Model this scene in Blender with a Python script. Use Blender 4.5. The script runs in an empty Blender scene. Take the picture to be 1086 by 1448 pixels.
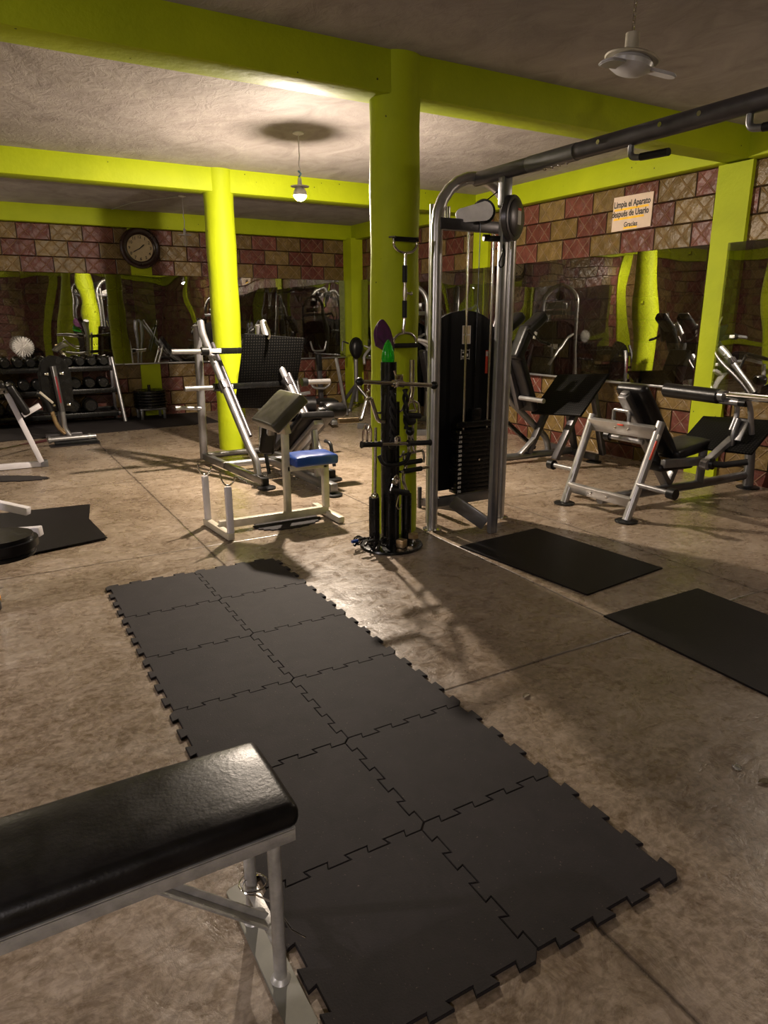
import bpy, bmesh, math, random
from mathutils import Vector as V, Matrix as M
random.seed(7)
PI = math.pi
sc = bpy.context.scene
COL = sc.collection

# ------------------------------------------------------------------ camera
cam = bpy.data.cameras.new('camera')
cam.sensor_fit = 'VERTICAL'; cam.sensor_height = 36.0
cam.lens = 978.37 / 1448.0 * 36.0
cam.clip_start = 0.02
co = bpy.data.objects.new('camera', cam); COL.objects.link(co)
yaw, pitch, roll = 0.5218, 0.2725, -0.0024
fw = V((math.sin(yaw), math.cos(yaw), 0)); rt = V((math.cos(yaw), -math.sin(yaw), 0)); up = V((0, 0, 1))
Fd = fw * math.cos(pitch) - up * math.sin(pitch); Ud = fw * math.sin(pitch) + up * math.cos(pitch)
Rd = rt * math.cos(roll) + Ud * math.sin(roll); U2 = -rt * math.sin(roll) + Ud * math.cos(roll)
mw = M((Rd, U2, -Fd)).transposed().to_4x4(); mw.translation = V((-1.0001, -0.9826, 1.5248))
co.matrix_world = mw
sc.camera = co

# ------------------------------------------------------------------ world, exposure, light levels
w = bpy.data.worlds.new('night'); sc.world = w; w.use_nodes = True
w.node_tree.nodes['Background'].inputs[0].default_value = (0.02, 0.02, 0.025, 1)
w.node_tree.nodes['Background'].inputs[1].default_value = 0.3
sc.view_settings.view_transform = 'Standard'; sc.view_settings.look = 'None'
sc.view_settings.exposure = 0.0; sc.view_settings.gamma = 1.0
BULB_MAIN = 9000.0      # emission of the bare bulb between the columns
BULB_FRONT = 2700.0      # bulb behind the camera
FILL_SIDE = 600.0       # added unseen fill lamp, standing in for light off the side mirrors
BULB_BACK = 1050.0      # bulb near the back wall, left of the frame
BULB_LEFT = 3300.0      # bulb over the left part of the hall, out of frame
WARM = (1.0, 0.84, 0.68); COOL = (1.0, 0.89, 0.90)

# ------------------------------------------------------------------ materials
def newmat(name):
    m = bpy.data.materials.new(name); m.use_nodes = True
    return m, m.node_tree.nodes, m.node_tree.links, m.node_tree.nodes['Principled BSDF']
def N(nt, t, **kw):
    n = nt.new(t)
    for k, v in kw.items(): setattr(n, k, v)
    return n
def math_(nt, ln, op, a, b=None, clamp=False):
    n = nt.new('ShaderNodeMath'); n.operation = op; n.use_clamp = clamp
    for i, x in enumerate((a, b)):
        if x is None: continue
        if isinstance(x, (int, float)): n.inputs[i].default_value = x
        else: ln.new(x, n.inputs[i])
    return n.outputs[0]
def ramp(nt, ln, fac, stops):
    r = nt.new('ShaderNodeValToRGB'); e = r.color_ramp.elements
    while len(e) < len(stops): e.new(0.5)
    for i, (p, c) in enumerate(stops):
        e[i].position = p; e[i].color = (*c, 1)
    ln.new(fac, r.inputs[0]); return r.outputs[0]
def noise(nt, ln, vec, scale, detail=4, rough=0.55, dist=0.0):
    n = nt.new('ShaderNodeTexNoise'); n.inputs['Scale'].default_value = scale
    n.inputs['Detail'].default_value = detail; n.inputs['Roughness'].default_value = rough
    n.inputs['Distortion'].default_value = dist
    if vec is not None: ln.new(vec, n.inputs['Vector'])
    return n.outputs['Fac']
def mixc(nt, ln, fac, a, b, mode='MIX'):
    n = nt.new('ShaderNodeMix'); n.data_type = 'RGBA'; n.blend_type = mode
    for i, x in ((0, fac), (6, a), (7, b)):
        if isinstance(x, (int, float)): n.inputs[i].default_value = x
        elif isinstance(x, tuple): n.inputs[i].default_value = (*x, 1)
        else: ln.new(x, n.inputs[i])
    return n.outputs[2]
def bump(nt, ln, h, strength, dist, bs):
    b = nt.new('ShaderNodeBump'); b.inputs['Strength'].default_value = strength
    b.inputs['Distance'].default_value = dist; ln.new(h, b.inputs['Height']); ln.new(b.outputs[0], bs.inputs['Normal'])
def simple(name, col, rough=0.5, metal=0.0, var=0.12, nscale=14.0, bstr=0.0, coat=0.0, spec=0.5):
    m, nt, ln, b = newmat(name)
    g = nt.new('ShaderNodeTexCoord').outputs['Object']
    f = noise(nt, ln, g, nscale, 5)
    c = ramp(nt, ln, f, [(0.3, tuple(x * (1 - var) for x in col)), (0.7, tuple(min(1, x * (1 + var)) for x in col))])
    ln.new(c, b.inputs['Base Color'])
    r = ramp(nt, ln, f, [(0.3, (rough * 0.85,) * 3), (0.7, (min(1, rough * 1.15),) * 3)])
    ln.new(r, b.inputs['Roughness'])
    b.inputs['Metallic'].default_value = metal
    b.inputs['Coat Weight'].default_value = coat; b.inputs['Specular IOR Level'].default_value = spec
    if bstr: bump(nt, ln, noise(nt, ln, g, nscale * 6, 3), bstr, 0.002, b)
    return m
silver = simple('silver_paint', (0.30, 0.295, 0.30), 0.34, 0.75, 0.08)
greysteel = simple('grey_steel', (0.20, 0.20, 0.205), 0.34, 0.8, 0.1)
darksteel = simple('dark_steel', (0.085, 0.08, 0.085), 0.36, 0.7, 0.12)
litsilver = simple('lit_silver_paint', (0.42, 0.41, 0.40), 0.33, 0.8, 0.08)  # silver again, lightened: bright light on tower and leg machine tubes in the colour
whitepaint = simple('white_frame_paint', (0.55, 0.53, 0.55), 0.42, 0.0, 0.08)
oldpaint = simple('worn_silver_paint', (0.40, 0.39, 0.37), 0.38, 0.35, 0.22, 30, 0.3)
cream = simple('aged_cream_paint', (0.46, 0.42, 0.33), 0.45, 0.1, 0.15)
chrome = simple('chrome', (0.72, 0.70, 0.67), 0.13, 1.0, 0.05)
blackp = simple('black_plastic', (0.006, 0.006, 0.006), 0.36, 0.0, 0.2, spec=0.3)
blackm = simple('black_metal', (0.005, 0.005, 0.005), 0.26, 0.0, 0.2, spec=0.35)
shroudm = simple('black_shroud', (0.0035, 0.0035, 0.004), 0.5, 0.0, 0.2, spec=0.15)
rubber = simple('black_rubber', (0.008, 0.0075, 0.0075), 0.62, 0.0, 0.3, 40, 0.2, spec=0.3)
leather = simple('black_leatherette', (0.006, 0.0055, 0.006), 0.34, 0.0, 0.35, 16, 0.3, spec=0.28)
leatherw = simple('worn_leatherette', (0.045, 0.042, 0.030), 0.36, 0.0, 0.3, 8, 0.25)
bluem = simple('blue_leatherette', (0.008, 0.045, 0.24), 0.33, 0.0, 0.15, 9, 0.2)
white = simple('white_plastic', (0.78, 0.76, 0.73), 0.4)
fanm = simple('fan_plastic', (0.50, 0.49, 0.50), 0.35)
redm = simple('red_sticker', (0.55, 0.045, 0.015), 0.5)
stick = simple('white_sticker', (0.6, 0.58, 0.55), 0.55)
matm = None
purple = simple('purple_cloth', (0.055, 0.008, 0.045), 0.9, 0.0, 0.4, 25, 0.5)
ordark = simple('clock_wood', (0.022, 0.008, 0.006), 0.3, 0.0, 0.3)
face = simple('clock_paper', (0.52, 0.42, 0.25), 0.6, 0.0, 0.1)
ink = simple('black_ink', (0.01, 0.01, 0.01), 0.6)
signm = simple('sign_board', (0.58, 0.45, 0.35), 0.55, 0.0, 0.06)
yell = simple('yellow_marker', (0.80, 0.47, 0.02), 0.6)
goldm = simple('brushed_brass', (0.50, 0.36, 0.20), 0.3, 0.8)

def glassy():
    m, nt, ln, b = newmat('green_glass')
    b.inputs['Base Color'].default_value = (0.02, 0.55, 0.03, 1); b.inputs['Roughness'].default_value = 0.12
    b.inputs['Transmission Weight'].default_value = 0.65
    g = nt.new('ShaderNodeTexCoord').outputs['Object']; bump(nt, ln, noise(nt, ln, g, 40, 2), 0.6, 0.004, b)
    return m
greenglass = glassy()
def clearglass():
    m, nt, ln, b = newmat('clear_glass')
    b.inputs['Base Color'].default_value = (0.9, 0.9, 0.88, 1); b.inputs['Roughness'].default_value = 0.08
    b.inputs['Transmission Weight'].default_value = 0.85
    return m
cglass = clearglass()
def emis(name, col, s):
    m, nt, ln, b = newmat(name)
    b.inputs['Base Color'].default_value = (*col, 1)
    b.inputs['Emission Color'].default_value = (*col, 1); b.inputs['Emission Strength'].default_value = s
    return m

def green_paint():
    m, nt, ln, b = newmat('lime_green_paint')
    g = nt.new('ShaderNodeNewGeometry').outputs['Position']
    f = noise(nt, ln, g, 2.2, 5, 0.6)
    c = ramp(nt, ln, f, [(0.3, (0.30, 0.365, 0.004)), (0.7, (0.37, 0.435, 0.006))])
    sp = nt.new('ShaderNodeTexVoronoi'); sp.inputs['Scale'].default_value = 9.0; ln.new(g, sp.inputs['Vector'])
    d = math_(nt, ln, 'LESS_THAN', sp.outputs['Distance'], 0.06)
    sp2 = noise(nt, ln, g, 1.7, 2); d = math_(nt, ln, 'MULTIPLY', d, math_(nt, ln, 'GREATER_THAN', sp2, 0.5))
    c = mixc(nt, ln, d, c, (0.05, 0.06, 0.01))
    ln.new(c, b.inputs['Base Color']); b.inputs['Roughness'].default_value = 0.62; b.inputs['Specular IOR Level'].default_value = 0.22
    h = noise(nt, ln, g, 14, 4, 0.6); bump(nt, ln, h, 0.35, 0.012, b)
    return m
green = green_paint()

def ceiling_mat():
    m, nt, ln, b = newmat('rough_plaster')
    g = nt.new('ShaderNodeNewGeometry').outputs['Position']
    mp = nt.new('ShaderNodeMapping'); mp.inputs['Scale'].default_value = (1.0, 0.7, 1); ln.new(g, mp.inputs[0])
    f = noise(nt, ln, mp.outputs[0], 3.0, 6, 0.62, 1.2)
    c = ramp(nt, ln, f, [(0.30, (0.26, 0.225, 0.208)), (0.5, (0.345, 0.305, 0.285)), (0.7, (0.415, 0.37, 0.347))])
    ln.new(c, b.inputs['Base Color']); b.inputs['Roughness'].default_value = 0.8
    f2 = noise(nt, ln, mp.outputs[0], 9.0, 6, 0.6, 2.0); bump(nt, ln, f2, 0.42, 0.022, b)
    return m
plaster = ceiling_mat()

def floor_mat():
    m, nt, ln, b = newmat('burnished_concrete')
    g = nt.new('ShaderNodeNewGeometry').outputs['Position']
    sx = nt.new('ShaderNodeSeparateXYZ'); ln.new(g, sx.inputs[0])
    f1 = noise(nt, ln, g, 1.1, 6, 0.6, 0.6)
    f2 = noise(nt, ln, g, 6.0, 8, 0.68, 1.5)
    f3 = noise(nt, ln, g, 38.0, 5, 0.6, 0.5)
    mp = nt.new('ShaderNodeMapping'); mp.inputs['Scale'].default_value = (2.0, 9.0, 1); mp.inputs['Rotation'].default_value = (0, 0, 0.5)
    ln.new(g, mp.inputs[0]); f4 = noise(nt, ln, mp.outputs[0], 2.2, 9, 0.72, 1.6)
    a = math_(nt, ln, 'ADD', math_(nt, ln, 'MULTIPLY', f1, 0.44), math_(nt, ln, 'MULTIPLY', f2, 0.24))
    a = math_(nt, ln, 'ADD', a, math_(nt, ln, 'MULTIPLY', f4, 0.32))
    c = ramp(nt, ln, a, [(0.35, (0.062, 0.041, 0.024)), (0.44, (0.155, 0.112, 0.072)), (0.53, (0.265, 0.207, 0.148)), (0.64, (0.42, 0.35, 0.28))])
    c = mixc(nt, ln, 0.30, c, ramp(nt, ln, f3, [(0.40, (0.06, 0.040, 0.026)), (0.60, (0.36, 0.29, 0.23))]))
    vn = noise(nt, ln, g, 5.0, 9, 0.62, 3.0)
    vein = math_(nt, ln, 'SUBTRACT', 1.0, math_(nt, ln, 'MULTIPLY', math_(nt, ln, 'ABSOLUTE', math_(nt, ln, 'SUBTRACT', vn, 0.5)), 22.0), True)
    c = mixc(nt, ln, math_(nt, ln, 'MULTIPLY', vein, 0.30), c, (0.075, 0.05, 0.033))
    # dark scuffs
    f5 = noise(nt, ln, g, 3.2, 7, 0.7, 2.5)
    sc_ = math_(nt, ln, 'MULTIPLY', math_(nt, ln, 'SUBTRACT', f5, 0.58, True), 4.0, True)
    c = mixc(nt, ln, math_(nt, ln, 'MULTIPLY', sc_, 0.6), c, (0.055, 0.04, 0.028))
    # saw-cut joints between the slabs
    def line(coord, pos, w_, extra=None):
        d = math_(nt, ln, 'ABSOLUTE', math_(nt, ln, 'SUBTRACT', coord, pos))
        o = math_(nt, ln, 'SUBTRACT', 1.0, math_(nt, ln, 'DIVIDE', d, w_), True)
        if extra is not None: o = math_(nt, ln, 'MULTIPLY', o, extra)
        return o
    wob = math_(nt, ln, 'MULTIPLY', math_(nt, ln, 'SUBTRACT', noise(nt, ln, g, 4, 3), 0.5), 0.02)
    X = math_(nt, ln, 'ADD', sx.outputs[0], wob); Y = math_(nt, ln, 'ADD', sx.outputs[1], wob)
    tot = None
    for (cc, p) in ((X, 0.20), (X, 1.71), (X, 2.75), (X, 4.4), (X, -2.0), (X, -3.9), (Y, 3.60), (Y, 1.17), (Y, 5.95), (Y, 8.3), (Y, -1.4)):
        l_ = line(cc, p, 0.010); tot = l_ if tot is None else math_(nt, ln, 'MAXIMUM', tot, l_)
    wide = None
    for (cc, p) in ((X, 0.20), (Y, 1.17), (X, 2.75)):
        l_ = line(cc, p, 0.09); wide = l_ if wide is None else math_(nt, ln, 'MAXIMUM', wide, l_)
    c = mixc(nt, ln, math_(nt, ln, 'MULTIPLY', wide, 0.35), c, (0.13, 0.10, 0.075))
    c = mixc(nt, ln, math_(nt, ln, 'MULTIPLY', tot, 0.85), c, (0.03, 0.022, 0.016))
    ln.new(c, b.inputs['Base Color'])
    r = ramp(nt, ln, f2, [(0.35, (0.20,) * 3), (0.65, (0.40,) * 3)]); ln.new(r, b.inputs['Roughness'])
    h = math_(nt, ln, 'SUBTRACT', math_(nt, ln, 'ADD', math_(nt, ln, 'MULTIPLY', f2, 0.6), math_(nt, ln, 'MULTIPLY', f3, 0.25)), math_(nt, ln, 'MULTIPLY', tot, 1.2))
    bump(nt, ln, h, 0.45, 0.010, b)
    return m
concrete = floor_mat()

def tile_mat(name, axis, off=0.0):
    m, nt, ln, b = newmat(name)
    g = nt.new('ShaderNodeNewGeometry').outputs['Position']
    sx = nt.new('ShaderNodeSeparateXYZ'); ln.new(g, sx.inputs[0])
    W_, H_ = 0.44, 0.2267
    u = math_(nt, ln, 'DIVIDE', math_(nt, ln, 'ADD', sx.outputs[axis], off + 20 * W_), W_)
    v = math_(nt, ln, 'DIVIDE', math_(nt, ln, 'SUBTRACT', sx.outputs[2], 2.19 - 20 * H_), H_)
    row = math_(nt, ln, 'FLOOR', v)
    par = math_(nt, ln, 'MODULO', row, 2.0)
    us = math_(nt, ln, 'ADD', u, math_(nt, ln, 'MULTIPLY', par, 0.5))
    colm = math_(nt, ln, 'FLOOR', us)
    a = math_(nt, ln, 'FRACT', us); bb = math_(nt, ln, 'FRACT', v)
    cid = math_(nt, ln, 'MODULO', colm, 2.0)
    wn = nt.new('ShaderNodeTexWhiteNoise'); wn.noise_dimensions = '2D'
    cv = nt.new('ShaderNodeCombineXYZ'); ln.new(colm, cv.inputs[0]); ln.new(row, cv.inputs[1]); ln.new(cv.outputs[0], wn.inputs['Vector'])
    rnd = wn.outputs['Value']
    red = mixc(nt, ln, rnd, (0.095, 0.026, 0.018), (0.150, 0.048, 0.034))
    tan = mixc(nt, ln, rnd, (0.125, 0.078, 0.022), (0.190, 0.125, 0.045))
    c = mixc(nt, ln, cid, red, tan)
    f = noise(nt, ln, g, 9, 6, 0.65)
    c = mixc(nt, ln, 1.0, c, ramp(nt, ln, f, [(0.3, (0.55,) * 3), (0.7, (1.15,) * 3)]), 'MULTIPLY')
    def dl(e, wid):
        fr = math_(nt, ln, 'ABSOLUTE', math_(nt, ln, 'SUBTRACT', math_(nt, ln, 'FRACT', e), 0.5))   # 0.5 on the line
        return math_(nt, ln, 'MULTIPLY', math_(nt, ln, 'SUBTRACT', fr, 0.5 - wid, True), 1.0 / wid, True), fr
    wob = math_(nt, ln, 'MULTIPLY', math_(nt, ln, 'SUBTRACT', noise(nt, ln, g, 6, 3), 0.5), 0.10)
    a2 = math_(nt, ln, 'ADD', math_(nt, ln, 'MULTIPLY', a, 2.0), wob)
    p = math_(nt, ln, 'ADD', a2, bb); q = math_(nt, ln, 'SUBTRACT', a2, bb)
    l1, f1 = dl(p, 0.06); l2, f2 = dl(q, 0.06)
    lat = math_(nt, ln, 'MAXIMUM', l1, l2)
    # mortar
    ea = math_(nt, ln, 'MULTIPLY', math_(nt, ln, 'MINIMUM', a, math_(nt, ln, 'SUBTRACT', 1.0, a)), W_)
    eb = math_(nt, ln, 'MULTIPLY', math_(nt, ln, 'MINIMUM', bb, math_(nt, ln, 'SUBTRACT', 1.0, bb)), H_)
    ed = math_(nt, ln, 'MINIMUM', ea, eb)
    mort = math_(nt, ln, 'SUBTRACT', 1.0, math_(nt, ln, 'DIVIDE', ed, 0.010), True)
    c = mixc(nt, ln, math_(nt, ln, 'MULTIPLY', lat, 0.5), c, (0.26, 0.175, 0.11))
    c = mixc(nt, ln, mort, c, (0.035, 0.018, 0.012))
    ln.new(c, b.inputs['Base Color'])
    b.inputs['Roughness'].default_value = 0.36; b.inputs['Specular IOR Level'].default_value = 0.32
    pil = math_(nt, ln, 'MULTIPLY', math_(nt, ln, 'MULTIPLY', f1, f2), -2.2)
    h = math_(nt, ln, 'ADD', pil, math_(nt, ln, 'MULTIPLY', lat, 0.35))
    h = math_(nt, ln, 'SUBTRACT', h, math_(nt, ln, 'MULTIPLY', mort, 1.2))
    h = math_(nt, ln, 'ADD', h, math_(nt, ln, 'MULTIPLY', noise(nt, ln, g, 22, 5), 0.5))
    bump(nt, ln, h, 1.0, 0.018, b)
    return m
tile_x = tile_mat('embossed_tile_back', 0, 0.26)
tile_y = tile_mat('embossed_tile_side', 1, 0.18)

def mat_rubber(name, base, rough, spec=0.4):
    m, nt, ln, b = newmat(name)
    g = nt.new('ShaderNodeNewGeometry').outputs['Position']
    f = noise(nt, ln, g, 7, 6, 0.7, 0.6)
    c = ramp(nt, ln, f, [(0.3, tuple(x * 0.72 for x in base)), (0.7, tuple(x * 1.3 for x in base))])
    sp = noise(nt, ln, g, 130, 2)
    c = mixc(nt, ln, math_(nt, ln, 'MULTIPLY', math_(nt, ln, 'GREATER_THAN', sp, 0.73), 0.5), c, (0.16, 0.12, 0.10))
    ln.new(c, b.inputs['Base Color']); b.inputs['Roughness'].default_value = rough
    b.inputs['Specular IOR Level'].default_value = spec
    bump(nt, ln, noise(nt, ln, g, 160, 3), 0.4, 0.002, b)
    return m
puzzle = mat_rubber('recycled_rubber_tile', (0.0150, 0.0120, 0.0125), 0.75, 0.25)
slick = mat_rubber('smooth_black_mat', (0.0058, 0.0046, 0.0050), 0.48, 0.13)

def mirror_mat():
    m, nt, ln, b = newmat('mirror_silver')
    b.inputs['Base Color'].default_value = (0.80, 0.82, 0.80, 1); b.inputs['Metallic'].default_value = 1.0
    g = nt.new('ShaderNodeNewGeometry').outputs['Position']
    b.inputs['Roughness'].default_value = 0.0
    bump(nt, ln, noise(nt, ln, g, 1.6, 1, 0.4), 0.15, 0.02, b)
    return m
mirror = mirror_mat()

def perforated(name, upright):
    m, nt, ln, b = newmat(name)
    g = nt.new('ShaderNodeTexCoord').outputs['Object']
    b.inputs['Roughness'].default_value = 0.45; b.inputs['Specular IOR Level'].default_value = 0.08
    sx = nt.new('ShaderNodeSeparateXYZ'); ln.new(g, sx.inputs[0])
    cv = nt.new('ShaderNodeCombineXYZ')
    if upright: ln.new(sx.outputs[0], cv.inputs[0]); ln.new(sx.outputs[2], cv.inputs[1])
    else: ln.new(sx.outputs[1], cv.inputs[0]); ln.new(math_(nt, ln, 'MULTIPLY', sx.outputs[0], 1.36), cv.inputs[1])
    v = nt.new('ShaderNodeTexVoronoi'); v.voronoi_dimensions = '2D'; v.inputs['Scale'].default_value = 36; v.inputs['Randomness'].default_value = 0.0
    ln.new(cv.outputs[0], v.inputs['Vector'])
    h = math_(nt, ln, 'LESS_THAN', v.outputs['Distance'], 0.26)
    c = mixc(nt, ln, h, (0.0025, 0.0025, 0.0025), (0.014, 0.013, 0.012)); ln.new(c, b.inputs['Base Color'])
    bump(nt, ln, h, 0.4, 0.003, b)
    return m
perf = perforated('perforated_black_plate', True); perf_tilted = perforated('perforated_tilted_plate', False)

# ------------------------------------------------------------------ mesh helpers
def frame_of(d, upv=V((0, 0, 1))):
    d = d.normalized()
    if abs(d.dot(upv)) > 0.999: upv = V((0, 1, 0))
    x = upv.cross(d).normalized(); y = d.cross(x).normalized()
    return x, y, d
def fillet(pts, r, n=6):
    pts = [V(p) for p in pts]
    if r <= 0 or len(pts) < 3: return pts
    out = [pts[0]]
    for i in range(1, len(pts) - 1):
        a, b, c = pts[i - 1], pts[i], pts[i + 1]
        u = (a - b); v = (c - b); la, lc = u.length, v.length; u.normalize(); v.normalize()
        t = min(r, la * 0.49, lc * 0.49)
        for k in range(n + 1):
            s = k / n
            p0 = b + u * t * (1 - s); p1 = b + v * t * s
            out.append(p0 * (1 - s) + p1 * s)
    out.append(pts[-1]); return out
class MB:
    def __init__(s): s.bm = bmesh.new()
    def tube(s, pts, r, seg=12, fil=0.0, cap=True, rad=None):
        pts = fillet(pts, fil); n = len(pts); rings = []
        x = None
        for i, p in enumerate(pts):
            d = (pts[min(i + 1, n - 1)] - pts[max(i - 1, 0)]).normalized()
            if x is None: x, y, _ = frame_of(d)
            else:
                x = (x - d * x.dot(d)).normalized(); y = d.cross(x).normalized()
            rr = r if rad is None else rad[i]
            rings.append([s.bm.verts.new(p + (x * math.cos(2 * PI * k / seg) + y * math.sin(2 * PI * k / seg)) * rr) for k in range(seg)])
        for a, b in zip(rings, rings[1:]):
            for k in range(seg): s.bm.faces.new((a[k], a[(k + 1) % seg], b[(k + 1) % seg], b[k]))
        if cap:
            s.bm.faces.new(rings[0][::-1]); s.bm.faces.new(rings[-1])
        return s
    def cyl(s, p, q, r, seg=20, r2=None):
        return s.tube([p, q], r, seg, rad=[r, r if r2 is None else r2])
    def bar(s, p, q, w, h, upv=(0, 0, 1), bev=0.006):
        p, q = V(p), V(q); x, y, d = frame_of(q - p, V(upv))
        L = (q - p).length
        m = M((x, y, d)).transposed().to_4x4(); m.translation = (p + q) / 2
        return s.block(m, (w, h, L), bev)
    def block(s, m, size, bev=0.006, seg=2):
        b2 = bmesh.new(); bmesh.ops.create_cube(b2, size=1.0)
        bmesh.ops.scale(b2, vec=size, verts=b2.verts)
        bv = min(bev, min(size) * 0.45)
        if bv > 0: bmesh.ops.bevel(b2, geom=b2.edges[:], offset=bv, segments=seg, profile=0.5, affect='EDGES')
        b2.transform(m); s.merge(b2); return s
    def box(s, c, size, rot=(0, 0, 0), bev=0.006, seg=2):
        from mathutils import Euler
        m = Euler(rot).to_matrix().to_4x4(); m.translation = V(c)
        return s.block(m, size, bev, seg)
    def merge(s, b2):
        me = bpy.data.meshes.new('t'); b2.to_mesh(me); b2.free(); s.bm.from_mesh(me); bpy.data.meshes.remove(me)
    def ball(s, c, r, sc_=(1, 1, 1), seg=20):
        b2 = bmesh.new(); bmesh.ops.create_uvsphere(b2, u_segments=seg, v_segments=seg // 2 + 2, radius=r)
        bmesh.ops.scale(b2, vec=sc_, verts=b2.verts); bmesh.ops.translate(b2, vec=V(c), verts=b2.verts); s.merge(b2); return s
    def lathe(s, prof, m=None, seg=32):
        m = m or M.Identity(4); rings = []
        for (r, z) in prof:
            rings.append([s.bm.verts.new(m @ V((r * math.cos(2 * PI * k / seg), r * math.sin(2 * PI * k / seg), z))) for k in range(seg)] if r > 1e-6 else [s.bm.verts.new(m @ V((0, 0, z)))])
        for a, b in zip(rings, rings[1:]):
            for k in range(seg):
                k2 = (k + 1) % seg
                if len(a) == 1 and len(b) == 1: continue
                if len(a) == 1: s.bm.faces.new((a[0], b[k2], b[k]))
                elif len(b) == 1: s.bm.faces.new((a[k], a[k2], b[0]))
                else: s.bm.faces.new((a[k], a[k2], b[k2], b[k]))
        return s
    def prism(s, poly, m, t, bev=0.0):
        """poly: 2D points, laid in m's xy-plane, thickness t along m's z"""
        b2 = bmesh.new(); lo = [b2.verts.new((x, y, 0)) for x, y in poly]; hi = [b2.verts.new((x, y, t)) for x, y in poly]
        n = len(poly); b2.faces.new(lo[::-1]); top = b2.faces.new(hi)
        for k in range(n): b2.faces.new((lo[k], lo[(k + 1) % n], hi[(k + 1) % n], hi[k]))
        bmesh.ops.recalc_face_normals(b2, faces=b2.faces)
        if bev: bmesh.ops.bevel(b2, geom=[e for e in b2.edges if abs(e.verts[0].co.z - e.verts[1].co.z) < 1e-6], offset=bev, segments=2, affect='EDGES')
        b2.transform(m); s.merge(b2); return s
    def pad(s, m, size, bev=0.025, puff=0.012):
        b2 = bmesh.new(); bmesh.ops.create_cube(b2, size=1.0); bmesh.ops.scale(b2, vec=size, verts=b2.verts)
        bmesh.ops.bevel(b2, geom=b2.edges[:], offset=min(bev, min(size) * 0.45), segments=4, profile=0.5, affect='EDGES')
        bmesh.ops.subdivide_edges(b2, edges=[e for e in b2.edges if e.calc_length() > 0.06], cuts=5, use_grid_fill=True)
        hx, hy, hz = size[0] / 2, size[1] / 2, size[2] / 2
        for v in b2.verts:
            if v.co.z > hz * 0.5:
                v.co.z += puff * max(0, 1 - (v.co.x / hx) ** 4) * max(0, 1 - (v.co.y / hy) ** 4) + 0.0015 * math.sin(v.co.x * 37 + v.co.y * 23)
        b2.transform(m); s.merge(b2); return s

def mat_pq(p, q, upv, along='x'):
    """matrix whose x axis runs p->q, z axis near upv, origin half way"""
    p, q, upv = V(p), V(q), V(upv); x = (q - p).normalized(); y = upv.cross(x).normalized(); z = x.cross(y)
    m = M((x, y, z)).transposed().to_4x4(); m.translation = (p + q) / 2
    return m
def link(name, mb, mat, parent=None, origin=None, kind=None, label=None, smooth=38):
    me = bpy.data.meshes.new(name)
    bm = mb.bm if isinstance(mb, MB) else mb
    bmesh.ops.recalc_face_normals(bm, faces=bm.faces)
    if origin is not None: bmesh.ops.translate(bm, vec=-V(origin), verts=bm.verts)
    bm.to_mesh(me); bm.free()
    for p in me.polygons: p.use_smooth = True
    me.set_sharp_from_angle(angle=math.radians(smooth))
    o = bpy.data.objects.new(name, me); COL.objects.link(o)
    if mat: me.materials.append(mat)
    if parent is not None: o.parent = parent
    if kind: o['kind'] = kind
    if label: o['label'] = label
    return o
class Thing:
    """an Empty at the base of a thing; parts are given in world metres (or local when loc is the origin)"""
    def __init__(s, name, label, cat, loc=(0, 0, 0), group=None):
        s.o = bpy.data.objects.new(name, None); s.o.empty_display_size = 0.1; COL.objects.link(s.o)
        s.o.location = loc; s.loc = V(loc); s.o['label'] = label; s.o['category'] = cat
        if group: s.o['group'] = group
    def part(s, name, mb, mat, label=None, sub=None):
        return link(name, mb, mat, sub if sub is not None else s.o, s.loc, label=label)
def single(name, mb, mat, label, cat, loc=(0, 0, 0), group=None):
    o = link(name, mb, mat, None, loc); o.location = loc; o['label'] = label; o['category'] = cat
    if group: o['group'] = group
    return o
def dup(root, loc, rotz=None, label=None):
    r = root.copy(); COL.objects.link(r); r.location = loc
    if rotz is not None: r.rotation_euler = (0, 0, rotz)
    if label: r['label'] = label
    for ch in list(root.children):
        c = ch.copy(); COL.objects.link(c); c.parent = r
        for g in list(ch.children):
            d = g.copy(); COL.objects.link(d); d.parent = c
    return r
def struct(name, mb, mat): return link(name, mb, mat, kind='structure')
def text_into(mb, body, size, m, depth=0.001, align='CENTER', xs=1.0, bold=0.0):
    cu = bpy.data.curves.new('txt', 'FONT'); cu.body = body; cu.size = size; cu.align_x = align; cu.align_y = 'CENTER'
    cu.extrude = depth; cu.offset = bold; cu.resolution_u = 3
    o = bpy.data.objects.new('txt', cu); COL.objects.link(o)
    dg = bpy.context.evaluated_depsgraph_get(); me = bpy.data.meshes.new_from_object(o.evaluated_get(dg))
    b2 = bmesh.new(); b2.from_mesh(me); bmesh.ops.scale(b2, vec=(xs, 1, 1), verts=b2.verts); b2.transform(m); mb.merge(b2)
    bpy.data.objects.remove(o); bpy.data.curves.remove(cu); bpy.data.meshes.remove(me)
def axes(x, y, z, o):
    m = M((V(x), V(y), V(z))).transposed().to_4x4(); m.translation = V(o); return m
def rotz(a): return M.Rotation(a, 4, 'Z')

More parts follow.
